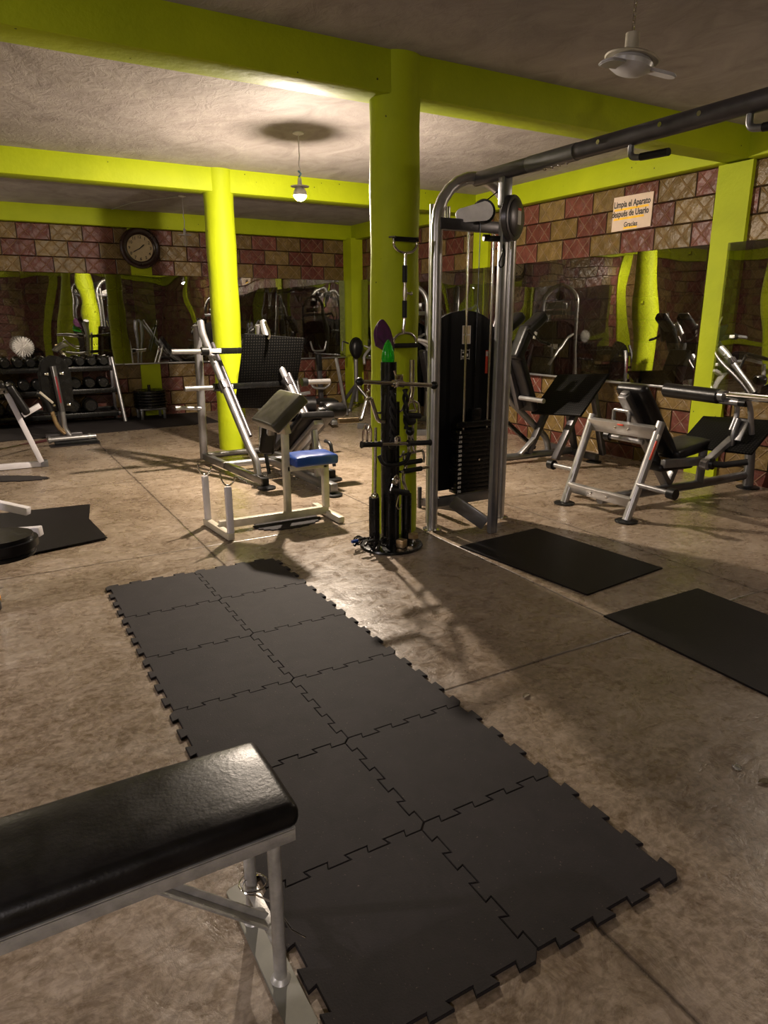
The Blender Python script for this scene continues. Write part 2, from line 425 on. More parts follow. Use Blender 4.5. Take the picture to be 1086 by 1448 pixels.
# ------------------------------------------------------------------ the room
XL, XR, YF, YB, H, BB = -5.75, 5.2, -4.2, 10.85, 3.11, 2.87
def slab(x0, x1, y0, y1, z0, z1, bev=0.0):
    return MB().box(((x0 + x1) / 2, (y0 + y1) / 2, (z0 + z1) / 2), (x1 - x0, y1 - y0, z1 - z0), bev=bev)
struct('floor', slab(XL - .2, XR + .2, YF - .2, YB + .2, -0.15, 0), concrete)
struct('ceiling', slab(XL - .2, XR + .2, YF - .2, YB + .2, H, H + 0.15), plaster)
struct('wall_back', slab(XL - .2, XR + .2, YB, YB + .2, 0, H), tile_x)
struct('wall_right', slab(XR, XR + .2, YF, YB, 0, H), tile_y)
struct('wall_left', slab(XL - .2, XL, YF, YB, 0, H), tile_y)
struct('wall_front', slab(XL - .2, XR + .2, YF - .2, YF, 0, H), tile_x)
struct('trim_1', slab(XL, XL + .03, YF, YB, 0.86, 0.98), green)
# concrete beams and columns, all lime green
def beam(x0, x1, y0, y1, name='beam'):
    mb = slab(x0, x1, y0, y1, BB, H + 0.01, bev=0.012)
    bm = mb.bm
    L = max(x1 - x0, y1 - y0); ax = 0 if (x1 - x0) > (y1 - y0) else 1
    return struct(name, mb, green)
for yb in (3.31, 7.21, -0.59): beam(XL, XR, yb - 0.13, yb + 0.13)
beam(XL, XR, YB - 0.14, YB + 0.01); beam(XL, XR, YF - 0.01, YF + 0.14)
beam(XR - 0.14, XR + 0.01, YF, YB); beam(XL - 0.01, XL + 0.14, YF, YB)
def column(x, y, r=0.165):
    prof = [(0, 0)] + [(r + 0.004 * math.sin(k * 1.7), k * H / 16) for k in range(17)] + [(0, H)]
    struct('column', MB().lathe(prof, M.Translation((x, y, 0)), 40), green)
for (x, y) in ((1.555, 3.31), (1.585, 7.21), (-2.05, 3.31), (-2.05, 7.21), (1.57, -0.59), (-2.05, -0.59 - 0.0)): column(x, y)
for (a, b_) in ((3.19, 3.53), (6.9, 7.23), (-0.75, -0.42)):
    struct('pilaster', slab(XR - 0.045, XR + 0.01, a, b_, 0, BB + .02), green)
    struct('pilaster', slab(XL - 0.01, XL + 0.05, a, b_, 0, BB + .02), green)
for (a, b_) in ((1.27, 1.58), (-2.2, -1.9)):
    struct('pilaster', slab(a, b_, YB - 0.035, YB + 0.01, 0, BB + .02), green)
    struct('pilaster', slab(a, b_, YF - 0.01, YF + 0.04, 0, BB + .02), green)
struct('pilaster', slab(4.97, XR + 0.01, 10.55, YB + 0.01, 0, BB + .02), green)

# ------------------------------------------------------------------ wavy wall mirrors
def wall_mirror(a, b_, wall, label, seed, z0=0.845, z1=2.19):
    rnd = random.Random(seed); ph = [rnd.uniform(0, 6.28) for _ in range(6)]; am = rnd.uniform(0.7, 1.3)
    n, k = 36, 30; bm = bmesh.new(); grid = []
    for i in range(n + 1):
        rowv = []
        for j in range(k + 1):
            s_ = a + (b_ - a) * i / n; z = z0 + (z1 - z0) * j / k
            d = 0.0015 * am * (math.sin(s_ * 4.6 + ph[0]) * math.cos(z * 2.0 + ph[1]) + 0.6 * math.sin(s_ * 2.3 + z * 3.4 + ph[2]) + 0.25 * math.sin(s_ * 9 - z * 4 + ph[3]))
            rowv.append(bm.verts.new((s_, YB - 0.052 - d, z) if wall == 'back' else (XR - 0.062 - d, s_, z)))
        grid.append(rowv)
    for i in range(n):
        for j in range(k): bm.faces.new((grid[i][j], grid[i + 1][j], grid[i + 1][j + 1], grid[i][j + 1]))
    geo = bmesh.ops.solidify(bm, geom=bm.faces[:], thickness=-0.006 if wall == 'back' else 0.006)
    c = (a + b_) / 2
    t = Thing('wall_mirror', label, 'mirror', (c, YB - 0.05, z0) if wall == 'back' else (XR - 0.06, c, z0), 'mirrors along the tiled walls')
    g = link('mirror_glass', bm, mirror, t.o, t.loc, smooth=60)
    rail = MB()
    if wall == 'back': rail.box((c, YB - 0.045, z0 - 0.008), (b_ - a, 0.05, 0.022), bev=0.003)
    else: rail.box((XR - 0.05, c, z0 - 0.008), (0.06, b_ - a, 0.022), bev=0.003)
    t.part('bottom_rail', rail, silver)
bk = [(-3.0, -1.62, 'mirror beyond the left edge of the picture'), (-1.61, -0.30, 'wavy wall mirror at the far left above the white spiky ball'),
      (-0.295, 1.02, 'wavy wall mirror above the right half of the dumbbell rack'), (1.025, 2.36, 'wall mirror below the round clock, above the weight plate stack'),
      (2.365, 3.66, 'wall mirror seen above the perforated leg press plate'), (3.665, 4.96, 'last mirror of the back wall, ending at the corner pilaster')]
for i, (a, b_, l) in enumerate(bk[1:]): wall_mirror(a, b_, 'back', l, 11 + i)
rk = [(3.36 + 0.175, 5.40, 'large wavy side wall mirror beside the pilaster, under the painted sign'), (5.405, 6.95, 'side wall mirror next in line behind the squat machine pads'),
      (6.96, 8.65, 'side wall mirror glimpsed through the cable tower frame'), (8.66, 10.5, 'narrow side wall mirror at the far corner beside the green pilaster'),
      (1.70, 3.325, 'side wall mirror at the right edge of the picture, overlapping the pilaster')]
for i, (a, b_, l) in enumerate(rk): wall_mirror(a, b_, 'right', l, 31 + i)

# ------------------------------------------------------------------ lamps
def hanging_bulb(x, y, z, label, strength, col, lit=True, zc=H):
    t = Thing('hanging_bulb', label, 'light bulb', (x, y, z))
    t.part('ceiling_rose', MB().lathe([(0, 0.0), (0.045, 0.0), (0.05, -0.012), (0.02, -0.022), (0, -0.022)], M.Translation((x, y, zc))), white)
    pts = [(x, y, zc - 0.01), (x + 0.004, y, zc - 0.2), (x - 0.003, y + 0.003, z + 0.25), (x + 0.008, y, z + 0.2), (x, y, z + 0.11)]
    t.part('cord', MB().tube(pts, 0.005, 8), whitepaint)
    if lit:
        t.part('tape_knot', MB().tube([(x - 0.012, y, z + 0.19), (x + 0.014, y, z + 0.165), (x - 0.006, y, z + 0.14)], 0.009, 8), simple('blue_tape', (0.1, 0.25, 0.4), 0.5))
        t.part('socket', MB().lathe([(0, .13), (.016, .13), (.02, .075), (.082, .064), (.083, .059), (.030, .057), (.030, .050), (0, .050)], M.Translation((x, y, z))), whitepaint)
        bm = bmesh.new(); bmesh.ops.create_icosphere(bm, subdivisions=3, radius=0.060); bmesh.ops.translate(bm, vec=(x, y, z), verts=bm.verts)
        cut = [f for f in bm.faces if f.calc_center_median().z > z - 0.012]
        bmesh.ops.delete(bm, geom=cut, context='FACES')
        t.part('bulb', bm, emis('lit_bulb', col, strength))
        t.part('bulb_housing', MB().lathe([(.0587, -.014), (.061, .002), (.056, .022), (.042, .044), (.030, .055), (0, .055)], M.Translation((x, y, z)), 28), whitepaint)
    else:
        t.part('socket', MB().lathe([(0, .10), (.016, .10), (.018, .05), (.022, .03), (.09, .022), (.09, .016), (.02, .014), (0, .014)], M.Translation((x, y, z))), whitepaint)
        t.part('bulb', MB().lathe([(0, .014), (.016, .01), (.02, -.03), (.034, -.08), (.03, -.115), (0, -.13)], M.Translation((x, y, z))), cglass)
hanging_bulb(1.73, 5.27, 2.61, 'glowing bare bulb hanging between the two near columns', BULB_MAIN, WARM)
hanging_bulb(1.665, 9.03, 2.60, 'unlit hanging bulb with a flat collar, beside the clock', 0, WARM, False)
hanging_bulb(-2.3, -3.4, 2.45, 'lit bare bulb behind the camera, near the front wall', BULB_FRONT, COOL)
hanging_bulb(-1.9, 10.15, 2.62, 'lit bare bulb near the back wall, out of frame on the left', BULB_BACK, WARM)
hanging_bulb(-4.0, 2.0, 2.55, 'lit bare bulb over the left part of the hall, out of frame', BULB_LEFT, COOL)
hanging_bulb(4.55, 1.35, 2.55, 'added fill bulb off the right edge, standing in for mirror light', FILL_SIDE, WARM)

# wire on the ceiling to the unlit bulb
single('ceiling_wire', MB().tube([(1.66, 9.03, H - 0.006), (1.20, 9.9, H - 0.006), (1.05, 10.7, H - 0.006)], 0.006, 8), oldpaint, 'thin surface wire running to the unlit hanging bulb', 'wire', (1.66, 9.03, H))

# ------------------------------------------------------------------ interlocking rubber floor tiles
T = 0.52; TH = 0.012
def edge_curve(n=8, depth=0.024, fl=0.004, e=0.014):
    """dovetail line along 0..T as (s, offset) pairs"""
    pts = []; pitch = T / n
    for k in range(n):
        d = depth / 2 if k % 2 == 0 else -depth / 2
        pts += [(k * pitch - fl, d), ((k + 1) * pitch + fl, d)]
    pts[0] = (e, depth / 2); pts[-1] = (T - e, -depth / 2)
    return pts
EC = edge_curve()
def tile_outline(x0, y0):
    out = []
    out += [(x0 + s, y0 + d) for s, d in EC]                                  # bottom
    out += [(x0 + T + d, y0 + s) for s, d in EC]                              # right
    out += [(x0 + s, y0 + T + d) for s, d in EC[::-1]]                        # top
    out += [(x0 + d, y0 + s) for s, d in EC[::-1]]                            # left
    return out
def shrink(poly, e):
    n = len(poly); res = []
    for i in range(n):
        a, b, c = V(poly[i - 1]), V(poly[i]), V(poly[(i + 1) % n])
        d1 = (b - a).normalized(); d2 = (c - b).normalized()
        n1 = V((-d1.y, d1.x)); n2 = V((-d2.y, d2.x)); mm = n1 + n2
        k = e / max(0.35, 1 + n1.dot(n2)); res.append((b.x + mm.x * k, b.y + mm.y * k))
    return res
rown = ['farthest row, at the narrow far end', 'second row from the far end', 'third row from the far end', 'fourth row from the far end', 'fifth row from the far end', 'nearest row, closest to the camera']
for i in range(2):
    for j in range(6):
        x0, y0 = -T + i * T, j * T
        poly = shrink(tile_outline(0, 0), 0.0014)
        r_ = random.Random(i * 7 + j)
        m = M.Translation((0, 0, 0.0005))
        mb = MB().prism(poly, m, TH + r_.uniform(0, 0.0006), bev=0.0016)
        o = link('rubber_floor_tile', mb, puzzle); o.location = (x0, y0, 0)
        o['label'] = 'interlocking black rubber floor tile, %s column, %s' % (('left', 'right')[i], rown[5 - j])
        o['category'] = 'floor mat'; o['group'] = 'interlocking rubber tiles of the long mat'

# plain mats
def flat_mat(poly, label, t=0.009, z=0.0005, mat=slick, name='rubber_mat', group=None):
    cx = sum(p[0] for p in poly) / len(poly); cy = sum(p[1] for p in poly) / len(poly)
    mb = MB().prism([(x - cx, y - cy) for x, y in poly], M.Identity(4), t, bev=0.003)
    o = link(name, mb, mat); o.location = (cx, cy, z); o['label'] = label; o['category'] = 'floor mat'
    if group: o['group'] = group
    return o
flat_mat([(1.72, 2.70), (1.83, 1.62), (2.57, 1.70), (2.47, 2.76)], 'plain black rubber mat in front of the cable tower foot')
flat_mat([(1.69, 1.37), (1.66, 0.2), (2.44, 0.2), (2.46, 1.37)], 'plain black rubber mat at the right edge, nearer to the camera')
flat_mat([(-1.6, 5.32), (-1.6, 4.62), (-0.42, 4.62), (-0.33, 5.21)], 'small black mat lying farther under the white framed bench', group='two black mats by the white bench')
flat_mat([(-1.6, 4.85), (-1.02, 3.96), (-0.36, 4.11), (-0.41, 4.76)], 'black mat lapped over another, nearer the rounded black pad', z=0.0101, group='two black mats by the white bench')
def ragged(cx, cy, rx, ry, n, rot):
    out = []
    for k in range(n):
        a = 2 * PI * k / n; rr = 1.0 + (0.05 if k % 2 else -0.03)
        x, y = rx * rr * math.cos(a), ry * rr * math.sin(a)
        out.append((cx + x * math.cos(rot) - y * math.sin(rot), cy + x * math.sin(rot) + y * math.cos(rot)))
    return out
flat_mat(ragged(0.92, 3.86, 0.27, 0.17, 46, 0.1), 'ragged edged dark mat scrap beneath the preacher bench', mat=puzzle)
flat_mat(ragged(-0.92, 6.70, 0.42, 0.13, 40, -0.5), 'ragged edged dark mat scrap before the white inclined frame', mat=puzzle)
flat_mat([(-2.2, 9.10), (0.1, 9.22), (2.1, 9.45), (2.1, 10.75), (-2.2, 10.75)], 'long dark rubber runner along the back wall under the rack', mat=puzzle, name='rubber_runner')
flat_mat([(-0.36, 8.35), (0.22, 8.38), (0.24, 8.62), (-0.36, 8.58)], 'small dark mat under the steel bar sleeve', mat=puzzle)

# ------------------------------------------------------------------ weight bench in the foreground
t = Thing('weight_bench', 'black padded flat bench with worn silver steel frame in the foreground', 'weight bench', (-0.57, 0.36, 0))
cx0, cx1 = -1.95, -0.522
pm = axes((1, 0, 0), (0, 1, 0), (0, 0, 1), ((cx0 + cx1) / 2, 0.358, 0.481))
mbp = MB().pad(pm, (cx1 - cx0, 0.292, 0.062), 0.024, 0.013)
t.part('pad', mbp, leather)
fr = MB()
for yy in (0.223, 0.493): fr.bar((cx0, yy, 0.434), (cx1 - 0.012, yy, 0.434), 0.006, 0.034, bev=0.002); fr.bar((cx0, yy + (0.012 if yy < .3 else -.012), 0.449), (cx1 - 0.012, yy + (0.012 if yy < .3 else -.012), 0.449), 0.03, 0.005, bev=0.001)
fr.bar((cx1 - 0.015, 0.225, 0.434), (cx1 - 0.015, 0.491, 0.434), 0.006, 0.034, bev=0.002)
fr.bar((-0.572, 0.23, 0.441), (-0.572, 0.49, 0.441), 0.05, 0.012, bev=0.002)
t.part('frame', fr, oldpaint)
for yy in (0.262, 0.455):
    t.part('leg', MB().cyl((-0.572, yy, 0.006), (-0.572, yy, 0.441), 0.0155, 18).lathe([(0, 0), (.026, 0), (.02, .008), (.0155, .012)], M.Translation((-0.572, yy, 0.006))), oldpaint)
pl = []
for k in range(9): a = PI * k / 8; pl.append((0.034 * math.cos(a), 0.225 + 0.016 * math.sin(a)))
for k in range(9): a = PI + PI * k / 8; pl.append((0.034 * math.cos(a), -0.225 + 0.016 * math.sin(a)))
t.part('foot_plate', MB().prism(pl, axes((1, 0, 0), (0, 1, 0), (0, 0, 1), (-0.572, 0.35, 0.001)), 0.007, 0.0015), simple('grey_foot_plate', (.20, .195, .165), .42, .2), 'flat grey green foot plate')
t.part('brace', MB().bar((-0.90, 0.36, 0.40), (-0.578, 0.345, 0.11), 0.036, 0.006, (0, 1, 0), 0.001).bar((-0.90, 0.34, 0.40), (-0.578, 0.325, 0.11), 0.005, 0.03, (0, 1, 0), 0.001).bar((-0.572, 0.262, 0.11), (-0.572, 0.455, 0.11), 0.03, 0.006, bev=0.001), oldpaint)
for xx in (-1.9,):
    for yy in (0.262, 0.455): t.part('leg', MB().cyl((xx, yy, 0.0), (xx, yy, 0.441), 0.0155, 16), oldpaint)
wire = MB()
pts = []
for k in range(26):
    a = k / 25 * 2 * PI * 1.7
    pts.append((-0.572 + 0.034 * math.cos(a), 0.455 + 0.030 * math.sin(a) - 0.0006 * k * 3, 0.13 + 0.001 * k))
pts += [(-0.545, 0.36, 0.13), (-0.535, 0.27, 0.125), (-0.515, 0.235, 0.125)]
wire.tube(pts, 0.0022, 6)
t.part('wire_tie', wire, chrome)

# ------------------------------------------------------------------ preacher curl bench
t = Thing('preacher_bench', 'silver preacher curl bench with blue seat and worn black arm pad', 'weight bench', (0.9, 3.85, 0))
f = MB()
f.bar((0.40, 3.63, 0.03), (0.36, 4.13, 0.03), 0.05, 0.05); t.part('front_foot', f, cream)
f = MB(); f.bar((1.27, 3.62, 0.03), (1.27, 4.12, 0.03), 0.05, 0.05); t.part('rear_foot', f, cream)
for (x, y) in ((0.405, 3.66), (0.365, 4.09)):
    t.part('upright', MB().bar((x, y, 0.05), (x, y, 0.39), 0.045, 0.045), whitepaint)
    hk = MB().tube([(x - 0.045, y + 0.012, 0.49), (x - 0.04, y + 0.006, 0.44), (x - 0.02, y, 0.405), (x + 0.012, y - 0.004, 0.398), (x + 0.04, y - 0.008, 0.42), (x + 0.05, y - 0.01, 0.455)], 0.0065, 10, 0.015)
    t.part('bar_hook', hk, chrome)
t.part('base_rail', MB().bar((0.385, 3.87, 0.06), (1.27, 3.87, 0.06), 0.05, 0.06), cream)
t.part('pad_post', MB().bar((0.93, 3.87, 0.08), (0.93, 3.87, 0.74), 0.05, 0.05), cream)
t.part('seat_frame', MB().bar((0.93, 3.87, 0.425), (1.27, 3.87, 0.425), 0.05, 0.045).bar((1.255, 3.87, 0.08), (1.255, 3.87, 0.43), 0.05, 0.05), cream)
m = axes((1, 0, 0), (0, 1, 0), (0, 0, 1), (1.135, 3.87, 0.485)); t.part('seat', MB().pad(m, (0.36, 0.27, 0.075), 0.022, 0.012), bluem, 'blue seat pad')
# arm pad slopes down towards the hooks
a = V((1.02, 3.86, 0.985)); b = V((0.76, 3.86, 0.755)); nrm = V((-(a - b).z, 0, (a - b).x)).normalized()
pm = mat_pq(b, a, nrm); t.part('arm_pad', MB().pad(pm, (0.33, 0.44, 0.085), 0.02, 0.01), leatherw, 'worn brownish black arm pad')
t.part('pad_bracket', MB().bar((0.93, 3.87, 0.70), (0.90, 3.87, 0.83), 0.16, 0.05), cream)

# ------------------------------------------------------------------ cable crossover machine
t = Thing('cable_crossover', 'tall silver cable tower with black weight shroud and long overhead beam', 'cable machine', (2.1, 3.15, 0))
R1 = 0.040
def tower(yc, sgn, full=True):
    xl, xr = 1.79, 2.43
    arch = []
    for k in range(13):
        a_ = PI * k / 12
        arch.append(((xl + xr) / 2 - (xr - xl) / 2 * math.cos(a_), yc, 2.13 + 0.315 * math.sin(a_)))
    t.part('left_upright', MB().tube([(xl, yc, 0.012)] + arch[:7], R1, 20), litsilver)
    t.part('right_upright', MB().tube([(xr, yc, 0.012)] + arch[12:5:-1], R1, 20), litsilver)
    for xx in (xl, xr): t.part('base_flange', MB().lathe([(0, 0), (.07, 0), (.07, .008), (.045, .014), (0, .014)], M.Translation((xx, yc, 0))), chrome)
    # rear frame
    t.part('rear_upright', MB().cyl((xl + .075, yc + sgn * .16, 0.0), (xl + .075, yc + sgn * .16, 2.28), 0.025, 16), silver)
    t.part('rear_foot', MB().bar((2.06, yc + sgn * .05, .12), (2.06, yc + sgn * .56, .05), .05, .06).bar((2.04, yc + sgn * .56, .0), (2.04, yc + sgn * .56, .18), .03, .03), darksteel)
    t.part('lower_crossbar', MB().bar((xl, yc, 0.205), (xr, yc, 0.205), 0.05, 0.07), greysteel)
    t.part('upper_crossbar', MB().bar((xl, yc - sgn * .02, 2.135), (xr - .12, yc - sgn * .02, 2.135), 0.05, 0.075), darksteel)
    # shroud
    poly = [(-0.275, 0.0)]; poly += [(0.275, 0.0)]
    poly += [(0.29, 1.05), (0.285, 1.15)] + [(0.275 * math.cos(PI * k / 14), 1.17 + 0.15 * math.sin(PI * k / 14)) for k in range(0, 15)] + [(-0.285, 1.15), (-0.29, 1.05)]
    sm = axes((1, 0, 0), (0, 0, 1), (0, -1, 0), (2.11, yc + sgn * 0.11, 0.26))
    sh = t.part('shroud', MB().prism(poly, sm, 0.02, 0.004), shroudm, 'black weight shroud')
    # guide rods and the weight stack in front of the shroud
    for xx in (2.07, 2.29):
        t.part('guide_rod', MB().cyl((xx, yc + .02 * sgn, 0.23), (xx, yc + .02 * sgn, 2.11), 0.0095, 12), chrome)
    t.part('guide_rod', MB().cyl((1.885, yc + .02 * sgn, 2.10), (1.885, yc + .02 * sgn, 2.25), 0.022, 16), chrome)
    if full:
        for k in range(14):
            z = 0.262 + k * 0.0345
            wp = t.part('weight_plate', MB().box((2.175, yc + .035 * sgn, z), (0.36, 0.09, 0.031), bev=0.003), blackm)
            mk = MB(); text_into(mk, '%d' % (70 - 5 * k), 0.024, axes((1, 0, 0), (0, 0, 1), (0, -1, 0), (2.025, yc + .035 * sgn - .0455, z)), 0.0006, xs=1.3, bold=0.001)
            t.part('number', mk, stick, sub=wp)
        t.part('selector_pin', MB().cyl((2.18, yc - .01, 0.505), (2.18, yc - .045, 0.50), 0.008), chrome)
        t.part('top_weight', MB().box((2.175, yc + .03, 0.765), (0.36, 0.08, 0.045)).box((2.18, yc + .03, .83), (.09, .05, .10)), blackm)
    # carriage post with pulley head
    pf = yc - sgn * 0.30
    t.part('carriage_post', MB().bar((2.115, pf, 0.0), (2.115, pf, 2.39), 0.055, 0.05, (0, 1, 0), 0.012).bar((2.147, pf, 0.0), (2.147, pf, 2.05), 0.012, 0.045, (0, 1, 0), .003), silver)
    t.part('beam_bracket', MB().bar((2.115, pf, 2.22), (2.115, pf, 2.43), 0.07, 0.06, (0, 1, 0)), greysteel)
    ax = axes((0, 1, 0), (0, 0, 1), (1, 0, 0), (2.155, pf - sgn * .02, 2.155))
    pr = [(0, 0.048), (0.10, 0.046), (0.115, 0.036), (0.115, 0.03), (0.135, 0.026), (0.140, 0.02), (0.140, -0.012), (0.135, -0.016), (0, -0.016)]
    mdisc = axes((0.90, 0.43, 0), (0, 0, 1), (0.43, -0.90, 0), (2.155, pf - sgn * .03, 2.155))
    dk = t.part('pulley_cover', MB().lathe(pr, mdisc, 40), darksteel)
    if full:
        lb = MB().box((0, 0, 0), (0.05, 0.085, 0.001), bev=0); lb.bm.transform(mdisc @ M.Translation((0.01, 0.0, 0.0495))); t.part('label', lb, stick, sub=dk)
        lb = MB().box((0, 0, 0), (0.05, 0.015, 0.001), bev=0); lb.bm.transform(mdisc @ M.Translation((0.01, 0.05, 0.0496))); t.part('label', lb, redm, 'red strip of the label', sub=dk)
    # white side pulley
    wm = axes((0.94, -0.34, 0), (0, 0, 1), (-0.34, -0.94, 0), (2.05, yc - sgn * .06, 2.215))
    prof = [(-0.085 + 0.045 * math.cos(PI / 2 + PI * k / 10), -0.02 + 0.045 * math.sin(PI / 2 + PI * k / 10)) for k in range(11)] + [(0.07 + 0.062 * math.cos(-PI / 2 + PI * k / 10), 0.01 + 0.062 * math.sin(-PI / 2 + PI * k / 10)) for k in range(11)]
    t.part('pulley_plate', MB().prism(prof, wm, 0.012, 0.003), white, 'white pulley side plate')
    t.part('pulley_wheel', MB().lathe([(0, .0), (.075, .0), (.08, -.012), (.07, -.022), (.08, -.034), (.075, -.045), (0, -.045)], wm @ M.Translation((0.075, 0.01, 0))), blackp)
    t.part('cable', MB().tube([(2.12, yc - .07 * sgn, 2.28), (2.20, yc - .15 * sgn, 2.36)], 0.004, 6).tube([(2.115, yc - .05 * sgn, 2.18), (2.11, yc - .05 * sgn, .8)], 0.003, 6).tube([(2.30, yc - .06 * sgn, 0.3), (2.135, pf + .05 * sgn, .05)], 0.003, 6), blackm)
    t.part('adjuster', MB().bar((2.02, pf + .04 * sgn, 2.03), (2.13, pf, 2.03), 0.035, 0.035).cyl((1.99, pf + .05 * sgn, 2.035), (2.03, pf + .04 * sgn, 2.035), .022), blackp)
    t.part('carabiner', MB().tube([(2.10, pf - .03, 2.0), (2.085, pf - .03, 1.93), (2.06, pf - .03, 1.87), (2.075, pf - .03, 1.845), (2.105, pf - .03, 1.86), (2.11, pf - .03, 1.93), (2.10, pf - .03, 1.99)], 0.0045, 8, .015), blackm)
    t.part('foot_pulley_arm', MB().bar((1.93, yc - .06 * sgn, 0.215), (2.10, pf + .05 * sgn, 0.06), 0.03, 0.11, (0, 0, 1), 0.01), greysteel)
tower(3.15, 1)
tower(-1.0, -1, False)
bm_ = MB().tube([(2.11, 3.16, 2.435), (2.11, -1.01, 2.435)], 0.045, 24); t.part('beam', bm_, darksteel, 'long dark overhead beam')
bm_ = MB()
for yy in (2.30, 2.36, 2.42, 2.48): bm_.ball((2.11, yy, 2.388), 0.011, seg=10)
for yy in (2.02, 1.62, 1.40): bm_.cyl((2.06, yy, 2.44), (2.10, yy, 2.44), 0.012, 10)
t.part('bolts', bm_, chrome)
t.part('beam_sleeve', MB().tube([(2.11, 2.62, 2.435), (2.11, 2.22, 2.435)], 0.0475, 24), greysteel)
for y0 in (1.83, 1.17):
    h = t.part('pull_up_handle', MB().tube([(2.11, y0, 2.40), (2.11, y0, 2.335), (2.11, y0 - 0.06, 2.325), (2.11, y0 - 0.09, 2.322)], 0.016, 14, .03), greysteel)
    t.part('grip', MB().tube([(2.11, y0 - 0.07, 2.325), (2.11, y0 - 0.24, 2.318)], 0.019, 16), blackp, sub=h)
# stickers on the shroud
lb = MB().box((2.125, 3.239 - .001, 1.41), (0.075, 0.002, 0.13), bev=0); t.part('instruction_label', lb, stick, 'pale instruction label')
lb = MB()
for (xx, zz) in ((2.108, 1.443), (2.142, 1.443), (2.108, 1.377), (2.142, 1.377)): lb.box((xx, 3.2368, zz), (0.028, 0.001, 0.056), bev=0)
t.part('label', lb, face)
lb = MB()
for zz in (1.30, 1.24): lb.box((2.12, 3.239, zz), (0.075, 0.002, 0.003), bev=0)
for xx in (2.083, 2.157): lb.box((xx, 3.239, 1.27), (0.003, 0.002, 0.075), bev=0)
lb.box((2.11, 3.239, 1.285), (.03, .002, .012), bev=0).box((2.135, 3.239, 1.265), (.02, .002, .02), bev=0).box((2.105, 3.239, 1.255), (.025, .002, .012), bev=0)
t.part('label', lb, stick)
t.part('warning_label', MB().box((2.33, 3.238, 1.21), (0.044, 0.002, 0.17), bev=0), redm, 'red warning label')
t.part('warning_label', MB().box((2.33, 3.2365, 1.27), (0.040, 0.001, 0.035), bev=0), stick, 'white top of the warning label')

# ------------------------------------------------------------------ attachment stand by the near column, with what hangs on it
SX, SY = 1.31, 2.97
t = Thing('attachment_stand', 'round based black steel stand holding cable handles before the near column', 'stand', (SX, SY, 0))
t.part('base_plate', MB().lathe([(0, 0), (.215, 0), (.22, .008), (.215, .018), (.19, .024), (0, .024)], M.Translation((SX + .02, SY, 0)), 48), blackm)
t.part('post', MB().cyl((SX, SY, .02), (SX, SY, 1.255), 0.052, 32).cyl((SX + .038, SY - .035, .02), (SX + .038, SY - .035, 1.0), 0.022, 20), blackm)
for (xx, yy, tp) in ((SX - .125, SY - .02, .37), (SX + .135, SY - .01, .36)):
    t.part('cup_tube', MB().lathe([(.036, .02), (.036, tp), (.030, tp), (.030, .03)], M.Translation((xx, yy, 0)), 28), blackm)
for (xx, yy, zz) in ((SX, SY - .05, 1.10), (SX, SY - .05, .74), (SX + .0, SY - .05, .46), (SX - .05, SY, .93), (SX + .05, SY, .93), (SX + .05, SY, .62)):
    d = V((xx - SX, yy - SY, 0)).normalized()
    t.part('peg', MB().tube([(xx - d.x * .01, yy - d.y * .01, zz), V((xx, yy, zz)) + d * .05, V((xx, yy, zz)) + d * .07 + V((0, 0, .04))], .008, 10, .02), chrome)
G = 'cable attachments on the stand'
# straight revolving bar at the top
t = Thing('straight_bar', 'straight chrome revolving bar with black ball ends across the stand', 'cable attachment', (1.31, 2.885, 1.12), G)
t.part('bar', MB().cyl((1.06, 2.885, 1.145), (1.30, 2.885, 1.125), .0135, 16).cyl((1.36, 2.885, 1.118), (1.60, 2.885, 1.098), .0135, 16), chrome)
t.part('swivel', MB().cyl((1.29, 2.885, 1.126), (1.37, 2.885, 1.116), .022, 18).box((1.335, 2.885, 1.155), (.055, .03, .05)).tube([(1.315, 2.885, 1.17), (1.30, 2.885, 1.205)], .006, 8), chrome)
for (x, z) in ((1.05, 1.146), (1.61, 1.097)): t.part('end_cap', MB().ball((x, 2.885, z), .027, (1, 1, 1)), blackp)
# V bar
t = Thing('v_bar', 'chrome upside down V handle with a long side bar, left of the stand', 'cable attachment', (1.13, 2.93, .95), G)
vb = [(0.93, 2.93, .905), (1.075, 2.93, .90), (1.085, 2.93, .905), (1.125, 2.93, 1.03), (1.155, 2.93, 1.035), (1.205, 2.93, .885), (1.255, 2.93, .875)]
t.part('bar', MB().tube(vb, .0135, 16, .035), chrome)
t.part('grip', MB().tube([(0.92, 2.93, .905), (1.06, 2.93, .901)], .0165, 16), goldm)
t.part('chain', MB().tube([(1.14, 2.93, 1.045), (1.125, 2.935, 1.07), (1.15, 2.925, 1.085), (1.13, 2.93, 1.10), (1.14, 2.93, 1.12)], .006, 8, .01), chrome)
# carabiner chain cluster
for k, (dx, lab) in enumerate(((0, 'left hand one of two long steel links hanging below the V handle'), (.035, 'right hand one of two long steel links hanging below the V handle'))):
    pts = [(1.105 + dx, 2.92, .87), (1.088 + dx, 2.92, .82), (1.085 + dx, 2.92, .75), (1.10 + dx, 2.92, .735), (1.115 + dx, 2.92, .75), (1.115 + dx, 2.92, .83), (1.106 + dx, 2.92, .868)]
    single('steel_link', MB().tube(pts, .006, 8, .02), chrome, lab, 'snap hook', (1.105 + dx, 2.92, .80), 'steel links on the stand')
